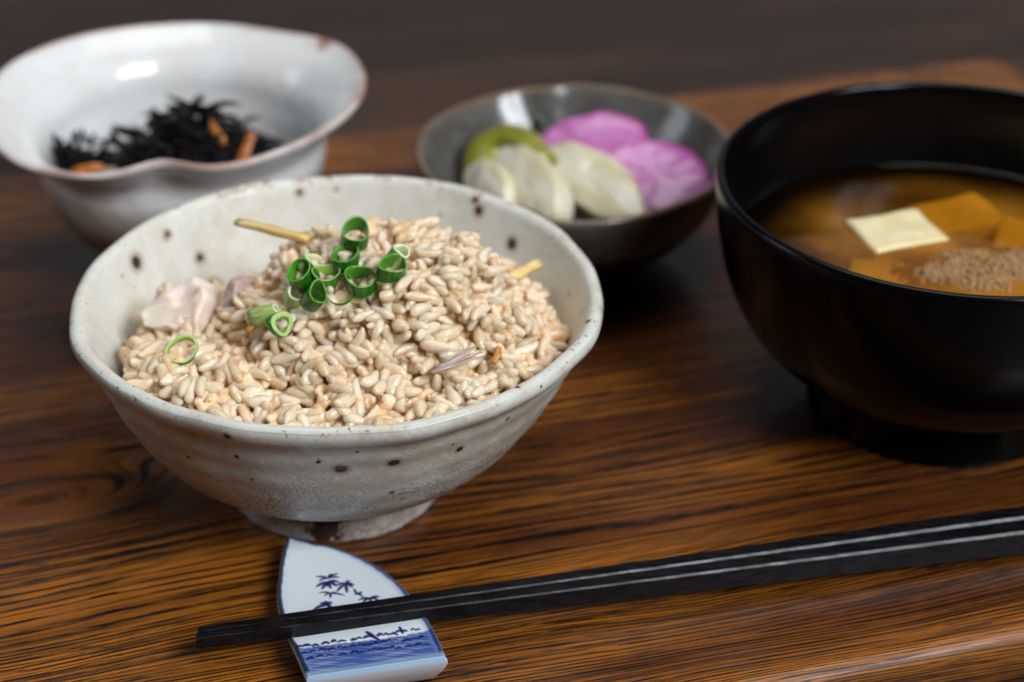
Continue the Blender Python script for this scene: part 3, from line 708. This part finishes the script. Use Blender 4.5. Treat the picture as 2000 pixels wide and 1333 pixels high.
def piece(name, mat, ol, th, loc, zdir, xdir, label, cat, group, seed, bend=None, bev=.05):
    o = obj(name, from_bm(name, slab(ol, th*.72, bev, .10, seed, bend=bend)), mat, loc=loc)
    zv = Vector(zdir).normalized(); xv = Vector(xdir); xv = (xv-zv*xv.dot(zv)).normalized(); yv = zv.cross(xv)
    o.rotation_euler = Matrix((xv, yv, zv)).transposed().to_euler()
    return tag(o, label, cat, group)
GW = 'white pickled radish slices in the dark dish'; GP = 'purple pickled slices in the dark dish'
def smooth_loop(P, n=3):
    P = [(*p,) for p in P]; Q = catmull([P[-1]]+P+[P[0], P[1]], n); return [tuple(q) for q in Q[n:-n-1]]
wedge = lambda L, W: smooth_loop([(-.5*L, .05*W), (-.38*L, .36*W), (-.05*L, .5*W), (.28*L, .38*W), (.5*L, -.02*W), (.42*L, -.30*W), (.1*L, -.45*W), (-.3*L, -.42*W), (-.47*L, -.22*W)])
half = lambda L, W: smooth_loop([(-.5*L, -.18*W), (-.40*L, .15*W), (-.15*L, .42*W), (.14*L, .5*W), (.38*L, .30*W), (.5*L, -.08*W), (.36*L, -.36*W), (.05*L, -.48*W), (-.28*L, -.42*W)])
arch = lambda a: (lambda c: (c.x, c.y, c.z+.5*a*(.6-c.y*c.y)-.04*c.x*c.x))
piece('radish_slice', M_rad, wedge(2.6, 1.3), .95, (-.55, 48.5, 2.55), (-.65, -.30, .72), (.50, -.86, -.12), 'smallest white pickled radish slice at the left end of the row', 'pickle', GW, 1, arch(.25))
piece('radish_slice', M_rad, wedge(4.3, 1.7), 1.05, (.55, 48.35, 2.75), (-.60, -.30, .76), (.50, -.87, -.10), 'middle white pickled radish slice leaning between two others', 'pickle', GW, 2, arch(.3))
piece('radish_slice', M_rad, wedge(4.7, 2.0), 1.10, (2.35, 48.2, 2.75), (-.35, -.35, .88), (.62, -.78, -.06), 'broadest white pickled radish slice touching the purple slices', 'pickle', GW, 3, arch(.25))
piece('turnip_slice', M_pur, half(3.9, 2.7), .60, (2.45, 50.6, 2.78), (-.15, -.60, .8), (1, -.22, .0), 'purple pickled slice standing behind, its top edge highest in the dish', 'pickle', GP, 4, arch(.10))
piece('turnip_slice', M_pur, half(3.5, 2.8), .70, (4.25, 49.0, 2.65), (.10, -.45, .88), (1, -.42, -.08), 'purple pickled slice lower right, overlapping the other one by the dish wall', 'pickle', GP, 5, arch(.12))
pts = catmull([(-.95, 49.5, 2.4), (-.7, 50.4, 2.95), (-.1, 50.6, 3.2), (.5, 50.0, 3.3), (1.0, 48.9, 3.25)], 5)
V, F = tube([(p[0]-.1, p[1]-50.5, p[2]-2.7) for p in pts], [.40+.30*math.sin(PI*min(1, (i+3)/len(pts))) for i in range(len(pts))], 14, .62)
tag(obj('pickled_gourd', mesh('pickled_gourd', V, F), M_grn, loc=(.1, 50.5, 2.7)), 'curved olive-green pickled gourd strip arching behind the white radish slices', 'pickle')
V, F = tube([(0, 0, -1.1), (.02, .1, -.5), (.0, .15, 0), (.06, .1, .42)], [.2, .2, .16, .07], 8, .6)
tag(obj('pickled_leaf', mesh('pickled_leaf', V, F), M_drk, loc=(.75, 52.0, 2.9)), 'dark green pickled leaf tip sticking up behind the purple slice', 'pickle')

# ------------------------------------------------------------------ soup bowl
SC = Vector((11.15, 41.2, 0))
M_lac = simple('black_lacquer', (.0018, .0018, .002), .17, ior=1.5, col2=(.0025, .0022, .0025), nscale=.4, bump=.05, bscale=.6, bd=.3, specular=.2)
sprof = catmull([(2.6, 1.15), (3.3, 1.22), (4.3, 1.75), (5.15, 2.7), (5.65, 3.8), (5.93, 5.0), (6.04, 6.0), (6.06, 6.38), (6.00, 6.50), (5.88, 6.50), (5.80, 6.38), (5.76, 6.0), (5.66, 5.0), (5.38, 3.9), (4.85, 2.8), (4.0, 1.95), (2.6, 1.5), (.02, 1.4)], 8)
sb = empty('soup_bowl', SC, 'round black lacquer bowl of miso soup on a dark foot', 'bowl')
V, F = lathe(sprof, 224); obj('bowl_body', mesh('bowl_body', V, F), M_lac, sb)
V, F = lathe(catmull([(2.7, 1.4), (2.95, 1.15), (3.05, .8), (3.2, .3), (3.28, .06), (3.22, 0), (3.0, 0), (2.9, .2), (2.7, .9)], 5), 160)
obj('foot_ring', mesh('foot_ring', V, F), M_lac, sb)

SZ = 4.2
def box_piece(cx, cy, hx, hy, th, rz, ztop, seed):
    ol = []
    for (sx, sy, a0) in ((1, 1, 0), (-1, 1, PI/2), (-1, -1, PI), (1, -1, 1.5*PI)):
        for k in range(4):
            a = a0+k/3*PI/2; ol.append((sx*(hx-.09)+.09*math.cos(a), sy*(hy-.09)+.09*math.sin(a)))
        # points along the next side
        nx, ny = {(1, 1): (-1, 1), (-1, 1): (-1, -1), (-1, -1): (1, -1), (1, -1): (1, 1)}[(sx, sy)]
        for f in (.33, .66): ol.append((hx*(sx+(nx-sx)*f), hy*(sy+(ny-sy)*f)))
    bm = slab(ol, th, .10, .07, seed)
    return bm
M_tofu = simple('tofu', (.80, .70, .43), .35, sss=.4, col2=(.77, .64, .33), nscale=1.5, bump=.25, bscale=6, bd=.03, coat=.3)
for k, (cx, cy, hx, hy, rz, zt, tx, ty, lab) in enumerate((
    (10.05, 42.72, 1.12, .88, .33, 4.31, .04, .03, 'pale white tofu cube floating clear of the soup, nearest the left wall of the bowl'),
    (11.95, 43.95, 1.15, .9, .38, 4.14, .0, .0, 'soup-stained tofu cube just under the surface behind the white one'),
    (13.75, 42.5, 1.1, .95, -.35, 4.14, .0, .04, 'yellowish tofu cube at the right edge of the photograph'),
    (9.45, 40.6, 1.0, .85, -.3, 4.06, .0, -.05, 'sunken orange tofu cube in front of the white one by the near wall'),
    (13.1, 39.3, .75, .65, .2, 4.12, .05, 0, 'yellow tofu cube against the near rim at the bottom right of the soup'))):
    o = obj('tofu_cube', from_bm('tofu_cube', box_piece(cx, cy, hx, hy, 1.1, rz, zt, k)), M_tofu, loc=(cx, cy, zt-.55), rot=(tx, ty, rz))
    tag(o, lab, 'tofu', 'tofu cubes in the miso soup')
V2 = []; F2 = []; base = 0
bmc = bmesh.new(); bmesh.ops.create_icosphere(bmc, subdivisions=2, radius=1); bv = [v.co.copy() for v in bmc.verts]; bf = [tuple(v.index for v in f.verts) for f in bmc.faces]; bmc.free()
for k in range(3000):
    a = random.uniform(0, 2*PI); r = math.sqrt(random.random()); x, y = 2.5*r*math.cos(a), 1.6*r*math.sin(a)
    z = 3.98+.27*(1-r**2)+.05*math.sin(x*3)*math.cos(y*4)+random.uniform(-.04, .04)
    s_ = random.uniform(.035, .10); fx, fy, fz = (random.uniform(.7, 1.3) for _ in range(3))
    V2 += [(x+v.x*s_*fx, y+v.y*s_*fy, z+v.z*s_*fz*.8) for v in bv]; F2 += [tuple(i+base for i in f) for f in bf]; base += len(bv)
mc = obj('minced_meat', mesh('minced_meat', V2, F2), simple('minced_meat', (.24, .12, .04), .6, col2=(.34, .18, .06), nscale=3.5, coat=.2), loc=(12.0, 40.7, 0), rot=(0, 0, .15))
tag(mc, 'brown grainy clump of mince breaking the soup surface among the tofu', 'mince', kind='stuff')
t = NT('miso_soup'); P = t.co(); x, y, z = sep(t, P)
rad_ = t.n('VectorMath', {0: P}, operation='LENGTH').outputs['Value']
cl = t.noise(t.addv(P, (3.1, 1.2, 0)), .38, 2.5, .45, .2).outputs[0]
haze = t.m_('MULTIPLY', t.rng(cl, .30, .66, .22, .62), t.rng(rad_, 5.2, 2.4))
t.set(Base_Color=t.mix(t.rng(cl, .38, .62), (.30, .11, .010), (.50, .20, .018)), Roughness=.06, IOR=1.33, Normal=t.bump(t.noise(P, .5, 2).outputs[0], .12, .1))
tr = t.n('BsdfTransparent', {'Color': (.99, .68, .17, 1)}); gl = t.n('BsdfGlossy', {'Roughness': .05}); fr = t.n('Fresnel', {'IOR': 1.33})
m1 = t.n('MixShader', {0: fr.outputs[0], 1: tr.outputs[0], 2: gl.outputs[0]})
m2 = t.n('MixShader', {0: haze, 1: m1.outputs[0], 2: t.p.outputs[0]}); t.L(m2.outputs[0], t.out.inputs[0])
V = [(0, 0, 0)]; F = []
for k in range(128):
    a = 2*PI*k/128
    V += [(2.8*math.cos(a), 2.8*math.sin(a), 0), (5.36*math.cos(a), 5.36*math.sin(a), 0), (5.47*math.cos(a), 5.47*math.sin(a), .06)]
for k in range(128):
    i, j = 1+3*k, 1+3*((k+1) % 128); F += [(0, i, j), (i, i+1, j+1, j), (i+1, i+2, j+2, j+1)]
so = obj('miso_soup', mesh('miso_soup', V, F), t.m, loc=(SC.x, SC.y, SZ)); tag(so, 'cloudy orange-brown miso soup filling the black lacquer bowl', 'soup')

# ------------------------------------------------------------------ chopstick rest

RC = (-3.4, 31.8)
Lc = catmull([(-1.86, 2.52), (-1.90, 2.0), (-1.90, 1.35), (-1.83, .3), (-1.52, -.85), (-1.20, -1.7), (-.88, -2.62)], 12)
Rc = catmull([(-1.72, 2.52), (-1.15, 2.33), (-.62, 2.22), (.36, 1.52), (1.12, .46), (1.68, -.86), (2.03, -1.98)], 12)
NU, NV = 190, 300
def samp(C, v):
    t = v*(len(C)-1); i = np.clip(t.astype(int), 0, len(C)-2); f = (t-i)[:, None]
    return C[i]*(1-f)+C[i+1]*f
vv = np.linspace(0, 1, NV); Lp = samp(Lc, vv); Rp = samp(Rc, vv); uu = np.linspace(0, 1, NU)
G = Lp[:, None]*(1-uu[None, :, None])+Rp[:, None]*uu[None, :, None]
wid = np.hypot(*(Rp-Lp).T)[:, None]+0*uu[None]
de = np.minimum(uu[None]*wid, (1-uu[None])*wid); de = np.minimum(de, ((1-vv)*5.1)[:, None])
def zrest(v): return .60-.10*np.sin(PI*np.clip(v*1.25, 0, 1))+.22*np.clip((v-.55)/.45, 0, 1)**1.6
Zt = zrest(vv)[:, None]+0*uu[None]+.05*np.exp(-(de/.10)**2)-.07*np.exp(-(de/.035)**2)
TOP = np.dstack([G, Zt]).reshape(-1, 3)
# brush painting under the glaze, kept as colours on the fine top surface
STROKES = [([(-0.77,1.12),(-0.91,1.18),(-1.04,1.18)],0.028),([(-0.77,1.12),(-0.87,1.11),(-0.96,1.03)],0.028),([(-0.77,1.12),(-0.65,1.17),(-0.52,1.15)],0.028),([(-0.77,1.12),(-0.67,1.24),(-0.56,1.29)],0.028),([(-0.77,1.12),(-0.74,1.23),(-0.69,1.27)],0.028),([(-0.77,0.98),(-0.89,0.93),(-1.0,0.82)],0.04),([(-0.77,0.98),(-0.82,0.89),(-0.87,0.73)],0.04),([(-0.77,0.98),(-0.77,0.94),(-0.77,0.83)],0.04),([(-0.77,0.98),(-0.73,0.9),(-0.68,0.76)],0.04),([(-0.77,0.98),(-0.67,0.95),(-0.56,0.84)],0.04),([(-0.77,0.98),(-0.65,1.02),(-0.53,0.98)],0.04),([(-0.36,0.91),(-0.45,0.8),(-0.53,0.63)],0.034),([(-0.36,0.91),(-0.46,0.92),(-0.55,0.86)],0.034),([(-0.36,0.91),(-0.33,0.78),(-0.3,0.59)],0.034),([(-0.36,0.91),(-0.27,0.92),(-0.17,0.87)],0.034),([(-0.36,0.91),(-0.32,0.99),(-0.28,1.0)],0.034),([(-0.36,0.91),(-0.28,0.88),(-0.19,0.79)],0.034),([(-0.65,0.57),(-0.79,0.61),(-0.92,0.59)],0.024),([(-0.65,0.57),(-0.73,0.55),(-0.8,0.48)],0.024),([(-0.65,0.57),(-0.66,0.51),(-0.66,0.4)],0.024),([(-0.65,0.57),(-0.5,0.55),(-0.35,0.48)],0.024),([(-0.65,0.57),(-0.6,0.6),(-0.54,0.57)],0.024),([(-0.15,0.71),(-0.1,0.59),(-0.01,0.51),(0.08,0.4)],0.026),([(-0.11,0.51),(-0.02,0.55),(0.03,0.61)],0.03),([(0.23,0.35),(0.1,0.36),(-0.01,0.3)],0.034),([(0.23,0.35),(0.16,0.32),(0.09,0.22)],0.034),([(0.23,0.35),(0.24,0.33),(0.25,0.24)],0.034),([(0.23,0.35),(0.33,0.41),(0.43,0.41)],0.034),([(0.23,0.35),(0.32,0.35),(0.41,0.29)],0.034),([(-0.72,0.14),(-0.85,0.1),(-0.98,-0.01)],0.045),([(-0.72,0.14),(-0.79,0.2),(-0.85,0.19)],0.045),([(-0.72,0.14),(-0.74,0.23),(-0.75,0.25)],0.045),([(-0.72,0.14),(-0.67,0.21),(-0.62,0.22)],0.045),([(-0.72,0.14),(-0.67,0.12),(-0.62,0.04)],0.045),([(0.25,-0.94),(0.37,-1.08),(0.54,-1.25)],0.045),([(0.95,-0.79),(1.0,-0.91),(1.04,-1.03)],0.03),([(0.82,-0.97),(0.88,-1.03),(0.94,-1.1)],0.022),([(-1.21,-1.45),(-1.14,-1.4),(-1.07,-1.42)],0.03283014745064733),([(-1.09,-1.41),(-1.01,-1.36),(-0.92,-1.39)],0.04189329847000634),([(-0.88,-1.42),(-0.82,-1.36),(-0.75,-1.41)],0.03305408612798712),([(-0.68,-1.36),(-0.61,-1.29),(-0.52,-1.34)],0.03607664103402703),([(-0.47,-1.29),(-0.44,-1.22),(-0.39,-1.27)],0.03511118613961218),([(-0.34,-1.29),(-0.26,-1.24),(-0.17,-1.26)],0.028393215873243637),([(-0.05,-1.24),(-0.01,-1.2),(0.04,-1.22)],0.04115426340300597),([(0.05,-1.2),(0.1,-1.14),(0.16,-1.18)],0.026097306974869415),([(0.2,-1.16),(0.28,-1.1),(0.37,-1.12)],0.03848181387672051),([(0.5,-1.1),(0.54,-1.03),(0.59,-1.06)],0.0396650516205498),([(0.62,-1.08),(0.67,-1.01),(0.72,-1.05)],0.02448145781866203),([(0.71,-1.07),(0.8,-1.03),(0.9,-1.03)],0.02755631476997477),([(0.88,-0.99),(0.96,-0.92),(1.04,-0.98)],0.03255604694902931),([(1.02,-0.99),(1.07,-0.92),(1.13,-0.95)],0.029882799154377082),([(1.21,-0.92),(1.25,-0.86),(1.3,-0.91)],0.022335928982496277),([(1.31,-0.92),(1.36,-0.88),(1.41,-0.88)],0.025188847737944248),([(-1.08,-1.7),(-1.02,-1.65),(-0.96,-1.68)],0.028521663086142263),([(-0.92,-1.65),(-0.86,-1.58),(-0.78,-1.62)],0.024055022622049588),([(-0.72,-1.59),(-0.67,-1.52),(-0.61,-1.56)],0.026517039821424105),([(-0.63,-1.59),(-0.56,-1.55),(-0.49,-1.56)],0.028275791241218422),([(-0.51,-1.58),(-0.45,-1.51),(-0.38,-1.56)],0.029845955236683874),([(-0.32,-1.5),(-0.29,-1.44),(-0.24,-1.46)],0.020273567841852875),([(-0.22,-1.52),(-0.17,-1.47),(-0.11,-1.5)],0.022752233480816033),([(-0.07,-1.47),(-0.02,-1.41),(0.05,-1.46)],0.026954418043482226),([(0.1,-1.44),(0.15,-1.38),(0.2,-1.43)],0.01893528115927678),([(0.22,-1.45),(0.26,-1.4),(0.31,-1.43)],0.03250431672270348),([(0.33,-1.44),(0.37,-1.39),(0.42,-1.41)],0.03358286371034706),([(0.44,-1.37),(0.48,-1.32),(0.53,-1.36)],0.03194232199013461),([(0.58,-1.34),(0.63,-1.28),(0.69,-1.31)],0.03193141466383615),([(0.7,-1.32),(0.75,-1.25),(0.81,-1.3)],0.022273439894003922),([(0.83,-1.31),(0.89,-1.24),(0.96,-1.3)],0.015097897686246059),([(1.04,-1.31),(1.13,-1.25),(1.22,-1.27)],0.0344749215026381),([(1.22,-1.26),(1.3,-1.2),(1.39,-1.24)],0.0210698785589716),([(1.41,-1.19),(1.45,-1.13),(1.49,-1.17)],0.03201402945917259),([(-0.95,-1.91),(-0.88,-1.84),(-0.8,-1.87)],0.033893171556499756),([(-0.76,-1.82),(-0.68,-1.77),(-0.6,-1.8)],0.02892081819040139),([(-0.56,-1.81),(-0.47,-1.75),(-0.38,-1.79)],0.02030197172918765),([(-0.28,-1.76),(-0.2,-1.71),(-0.12,-1.75)],0.026227377851608318),([(-0.03,-1.7),(0.04,-1.63),(0.13,-1.67)],0.0322934740136252),([(0.1,-1.71),(0.18,-1.67),(0.27,-1.69)],0.020640308335273496),([(0.32,-1.66),(0.38,-1.59),(0.45,-1.65)],0.016151505375505654),([(0.43,-1.62),(0.47,-1.54),(0.52,-1.58)],0.01680868816244226),([(0.54,-1.61),(0.59,-1.56),(0.65,-1.58)],0.027318875539202113),([(0.66,-1.58),(0.72,-1.54),(0.78,-1.55)],0.030036899262546216),([(0.79,-1.55),(0.84,-1.5),(0.89,-1.52)],0.031435058529435074),([(0.91,-1.58),(0.98,-1.53),(1.05,-1.56)],0.025419183641380932),([(1.11,-1.52),(1.19,-1.47),(1.27,-1.5)],0.02625258506590058),([(1.33,-1.46),(1.39,-1.41),(1.45,-1.42)],0.03466616549221324),([(1.47,-1.49),(1.55,-1.44),(1.64,-1.46)],0.017586067033710337)]
XY = TOP[:, :2]; ink = np.zeros(len(XY))
for pts, wd in STROKES:
    C = catmull(pts, 8); n = len(C)
    sel = (XY[:, 0] > C[:, 0].min()-.15) & (XY[:, 0] < C[:, 0].max()+.15) & (XY[:, 1] > C[:, 1].min()-.15) & (XY[:, 1] < C[:, 1].max()+.15)
    Q = XY[sel]
    if not len(Q): continue
    k = np.arange(n)/(n-1); wk = wd*1.12*(.45+.75*np.sin(PI*np.clip(k*.85+.12, 0, 1)))
    D = np.hypot(Q[:, None, 0]-C[None, :, 0], Q[:, None, 1]-C[None, :, 1])/wk[None]
    ink[sel] = np.maximum(ink[sel], np.clip(1.5-D.min(1), 0, 1))
def nz(x, y, s): return (np.sin(x*s*1.7+1)+np.sin(y*s*2.3+x*s)+np.sin(x*s*3.9-y*s*2.1+2)+np.sin(y*s*5.1+x*s*4.3))/4
line_y = -1.28+.16*XY[:, 0]+.10*np.maximum(XY[:, 0]-.5, 0)**2+.03*nz(XY[:, 0], XY[:, 1], 9)

dwl = line_y-XY[:, 1]
wash = np.clip(dwl/.05, 0, 1)*(.95+.3*nz(XY[:, 0]*.6, XY[:, 1]*3, 4))*np.clip(1.3-dwl*.16, .75, 1)
def_ = de.reshape(-1); uw = np.tile(uu, NV); vw = np.repeat(vv, NU)
edge_w = .125+.02*nz(XY[:, 0], XY[:, 1], 4)
edge = np.clip((edge_w-def_)/.03, 0, 1)*np.clip((.985-vw)/.01, 0, 1)
halo = np.clip((edge_w+.11-def_)/.12, 0, 1)*.45
white = np.array([.76, .81, .85]); blue = np.array([.006, .014, .15]); washc = np.array([.045, .095, .32]); teal = np.array([.008, .022, .040]); light = np.array([.20, .32, .58])
def mixc(c, d, f): f = np.clip(f, 0, 1)[:, None]; return c*(1-f)+d[None]*f
c = np.repeat(white[None], len(XY), 0)
c = mixc(c, washc, wash); c = mixc(c, light, halo*(uw > .5)+halo*.6*(uw <= .5)); c = mixc(c, blue*.8, ink)
c = mixc(c, blue, edge*(uw > .5)*.85); c = mixc(c, teal, edge*(uw <= .5)*.95); c = mixc(c, np.array([.035, .08, .13]), edge*(vw < .35)*(uw > .5)*.7)
c = mixc(c, np.array([.42, .52, .60]), np.clip((.022-def_)/.012, 0, 1)*.6)
c = mixc(c, np.array([.30, .42, .55]), np.clip((vw-.955)/.02, 0, 1)*.8)
# skirt down to an inset foot
loopi = [i for i in range(NU)]+[j*NU+NU-1 for j in range(1, NV)]+[(NV-1)*NU+i for i in range(NU-2, -1, -1)]+[j*NU for j in range(NV-2, 0, -1)]
ctr = np.array([-.35, -.35]); V = [TOP]; cols = [c]; base = len(TOP); F = []
F += [(j*NU+i, (j+1)*NU+i, (j+1)*NU+i+1, j*NU+i+1) for j in range(NV-1) for i in range(NU-1)]
prev = np.array(loopi); m = len(loopi); lp = TOP[loopi]
for q, (zf, ins_) in enumerate(((.88, .006), (.5, -.05), (.12, -.13), (0, -.16))):
    P = lp.copy(); d = P[:, :2]-ctr; P[:, :2] = ctr+d*(1+ins_*1.0); P[:, 2] = lp[:, 2]*zf
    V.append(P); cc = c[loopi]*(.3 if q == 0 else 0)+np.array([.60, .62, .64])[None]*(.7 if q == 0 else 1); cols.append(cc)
    cur = base+np.arange(m); 
    F += [(int(prev[k]), int(prev[(k+1) % m]), int(cur[(k+1) % m]), int(cur[k])) for k in range(m)]
    prev = cur; base += m
F.append(tuple(int(i) for i in prev))
V = np.vstack(V); cols = np.vstack(cols)
me = mesh('chopstick_rest', V, F)
me.attributes.new('paint', 'FLOAT_COLOR', 'POINT').data.foreach_set('color', np.c_[cols, np.ones(len(cols))].astype(np.float32).ravel())
t = NT('painted_porcelain'); pc = t.n('Attribute', attribute_name='paint').outputs['Color']
t.set(Base_Color=pc, Roughness=.16, IOR=1.5, Subsurface_Weight=.0, Subsurface_Scale=.001, Normal=t.bump(t.noise(t.co(), .9, 3).outputs[0], .3, .08))
o = obj('chopstick_rest', me, t.m, loc=(RC[0], RC[1], 0))
tag(o, 'white porcelain chopstick rest painted with blue bamboo leaves and blue ground', 'chopstick rest')

# ------------------------------------------------------------------ chopsticks
M_chop = simple('black_chopstick_lacquer', (.004, .004, .005), .24, specular=.20, ior=1.5, col2=(.010, .009, .011), nscale=3, bump=.25, bscale=5, bd=.02, stretch=(.35, 3, 3))
def chopstick(label, y_off0, y_off1):
    """runs along +x from the tip; w,h taper; chamfered long edges"""
    L = 22.6; n = 40; V = []; F = []
    x0, y0, z0 = -6.75, 30.3, .66; dy, dz = .2105, -.0285
    for i in range(n+1):
        t = i/n; X = t*L*.979
        wd = .205+(.56-.205)*min(1, t*1.22)**.9; ht = .285+(.66-.285)*min(1, t*1.22)**.9
        if i == 0: pass
        by = y0+X*dy+y_off0+(y_off1-y_off0)*t; bz = z0+X*dz
        b = .020+.040*t; j = .004*math.sin(i*2.7)
        k = .05*ht                      # sides lean in a little towards the top
        for (yy, zz) in ((b, 0), (wd-b, 0), (wd, b), (wd-k, ht-b), (wd-k-b, ht), (k+b, ht), (k, ht-b), (0, b)):
            V.append((x0+X, by+yy, bz+zz+(j if zz > .1 else 0)))
    for i in range(n):
        for k in range(8): F.append((i*8+k, (i+1)*8+k, (i+1)*8+(k+1) % 8, i*8+(k+1) % 8))
    F.append(tuple(range(8))); F.append(tuple(range(n*8, n*8+8))[::-1])
    V = [(a-x0, b_-y0, c-0) for a, b_, c in V]
    me = mesh('chopstick', V, F, smooth=False)
    o = obj('chopstick', me, M_chop, loc=(x0, y0, 0))
    return tag(o, label, 'chopstick', 'pair of black chopsticks on the rest')
chopstick('black square chopstick nearer the viewer, its grey side face fully showing', 0, 0)
chopstick('black square chopstick farther from the viewer, lying behind the other one', .225, .60)
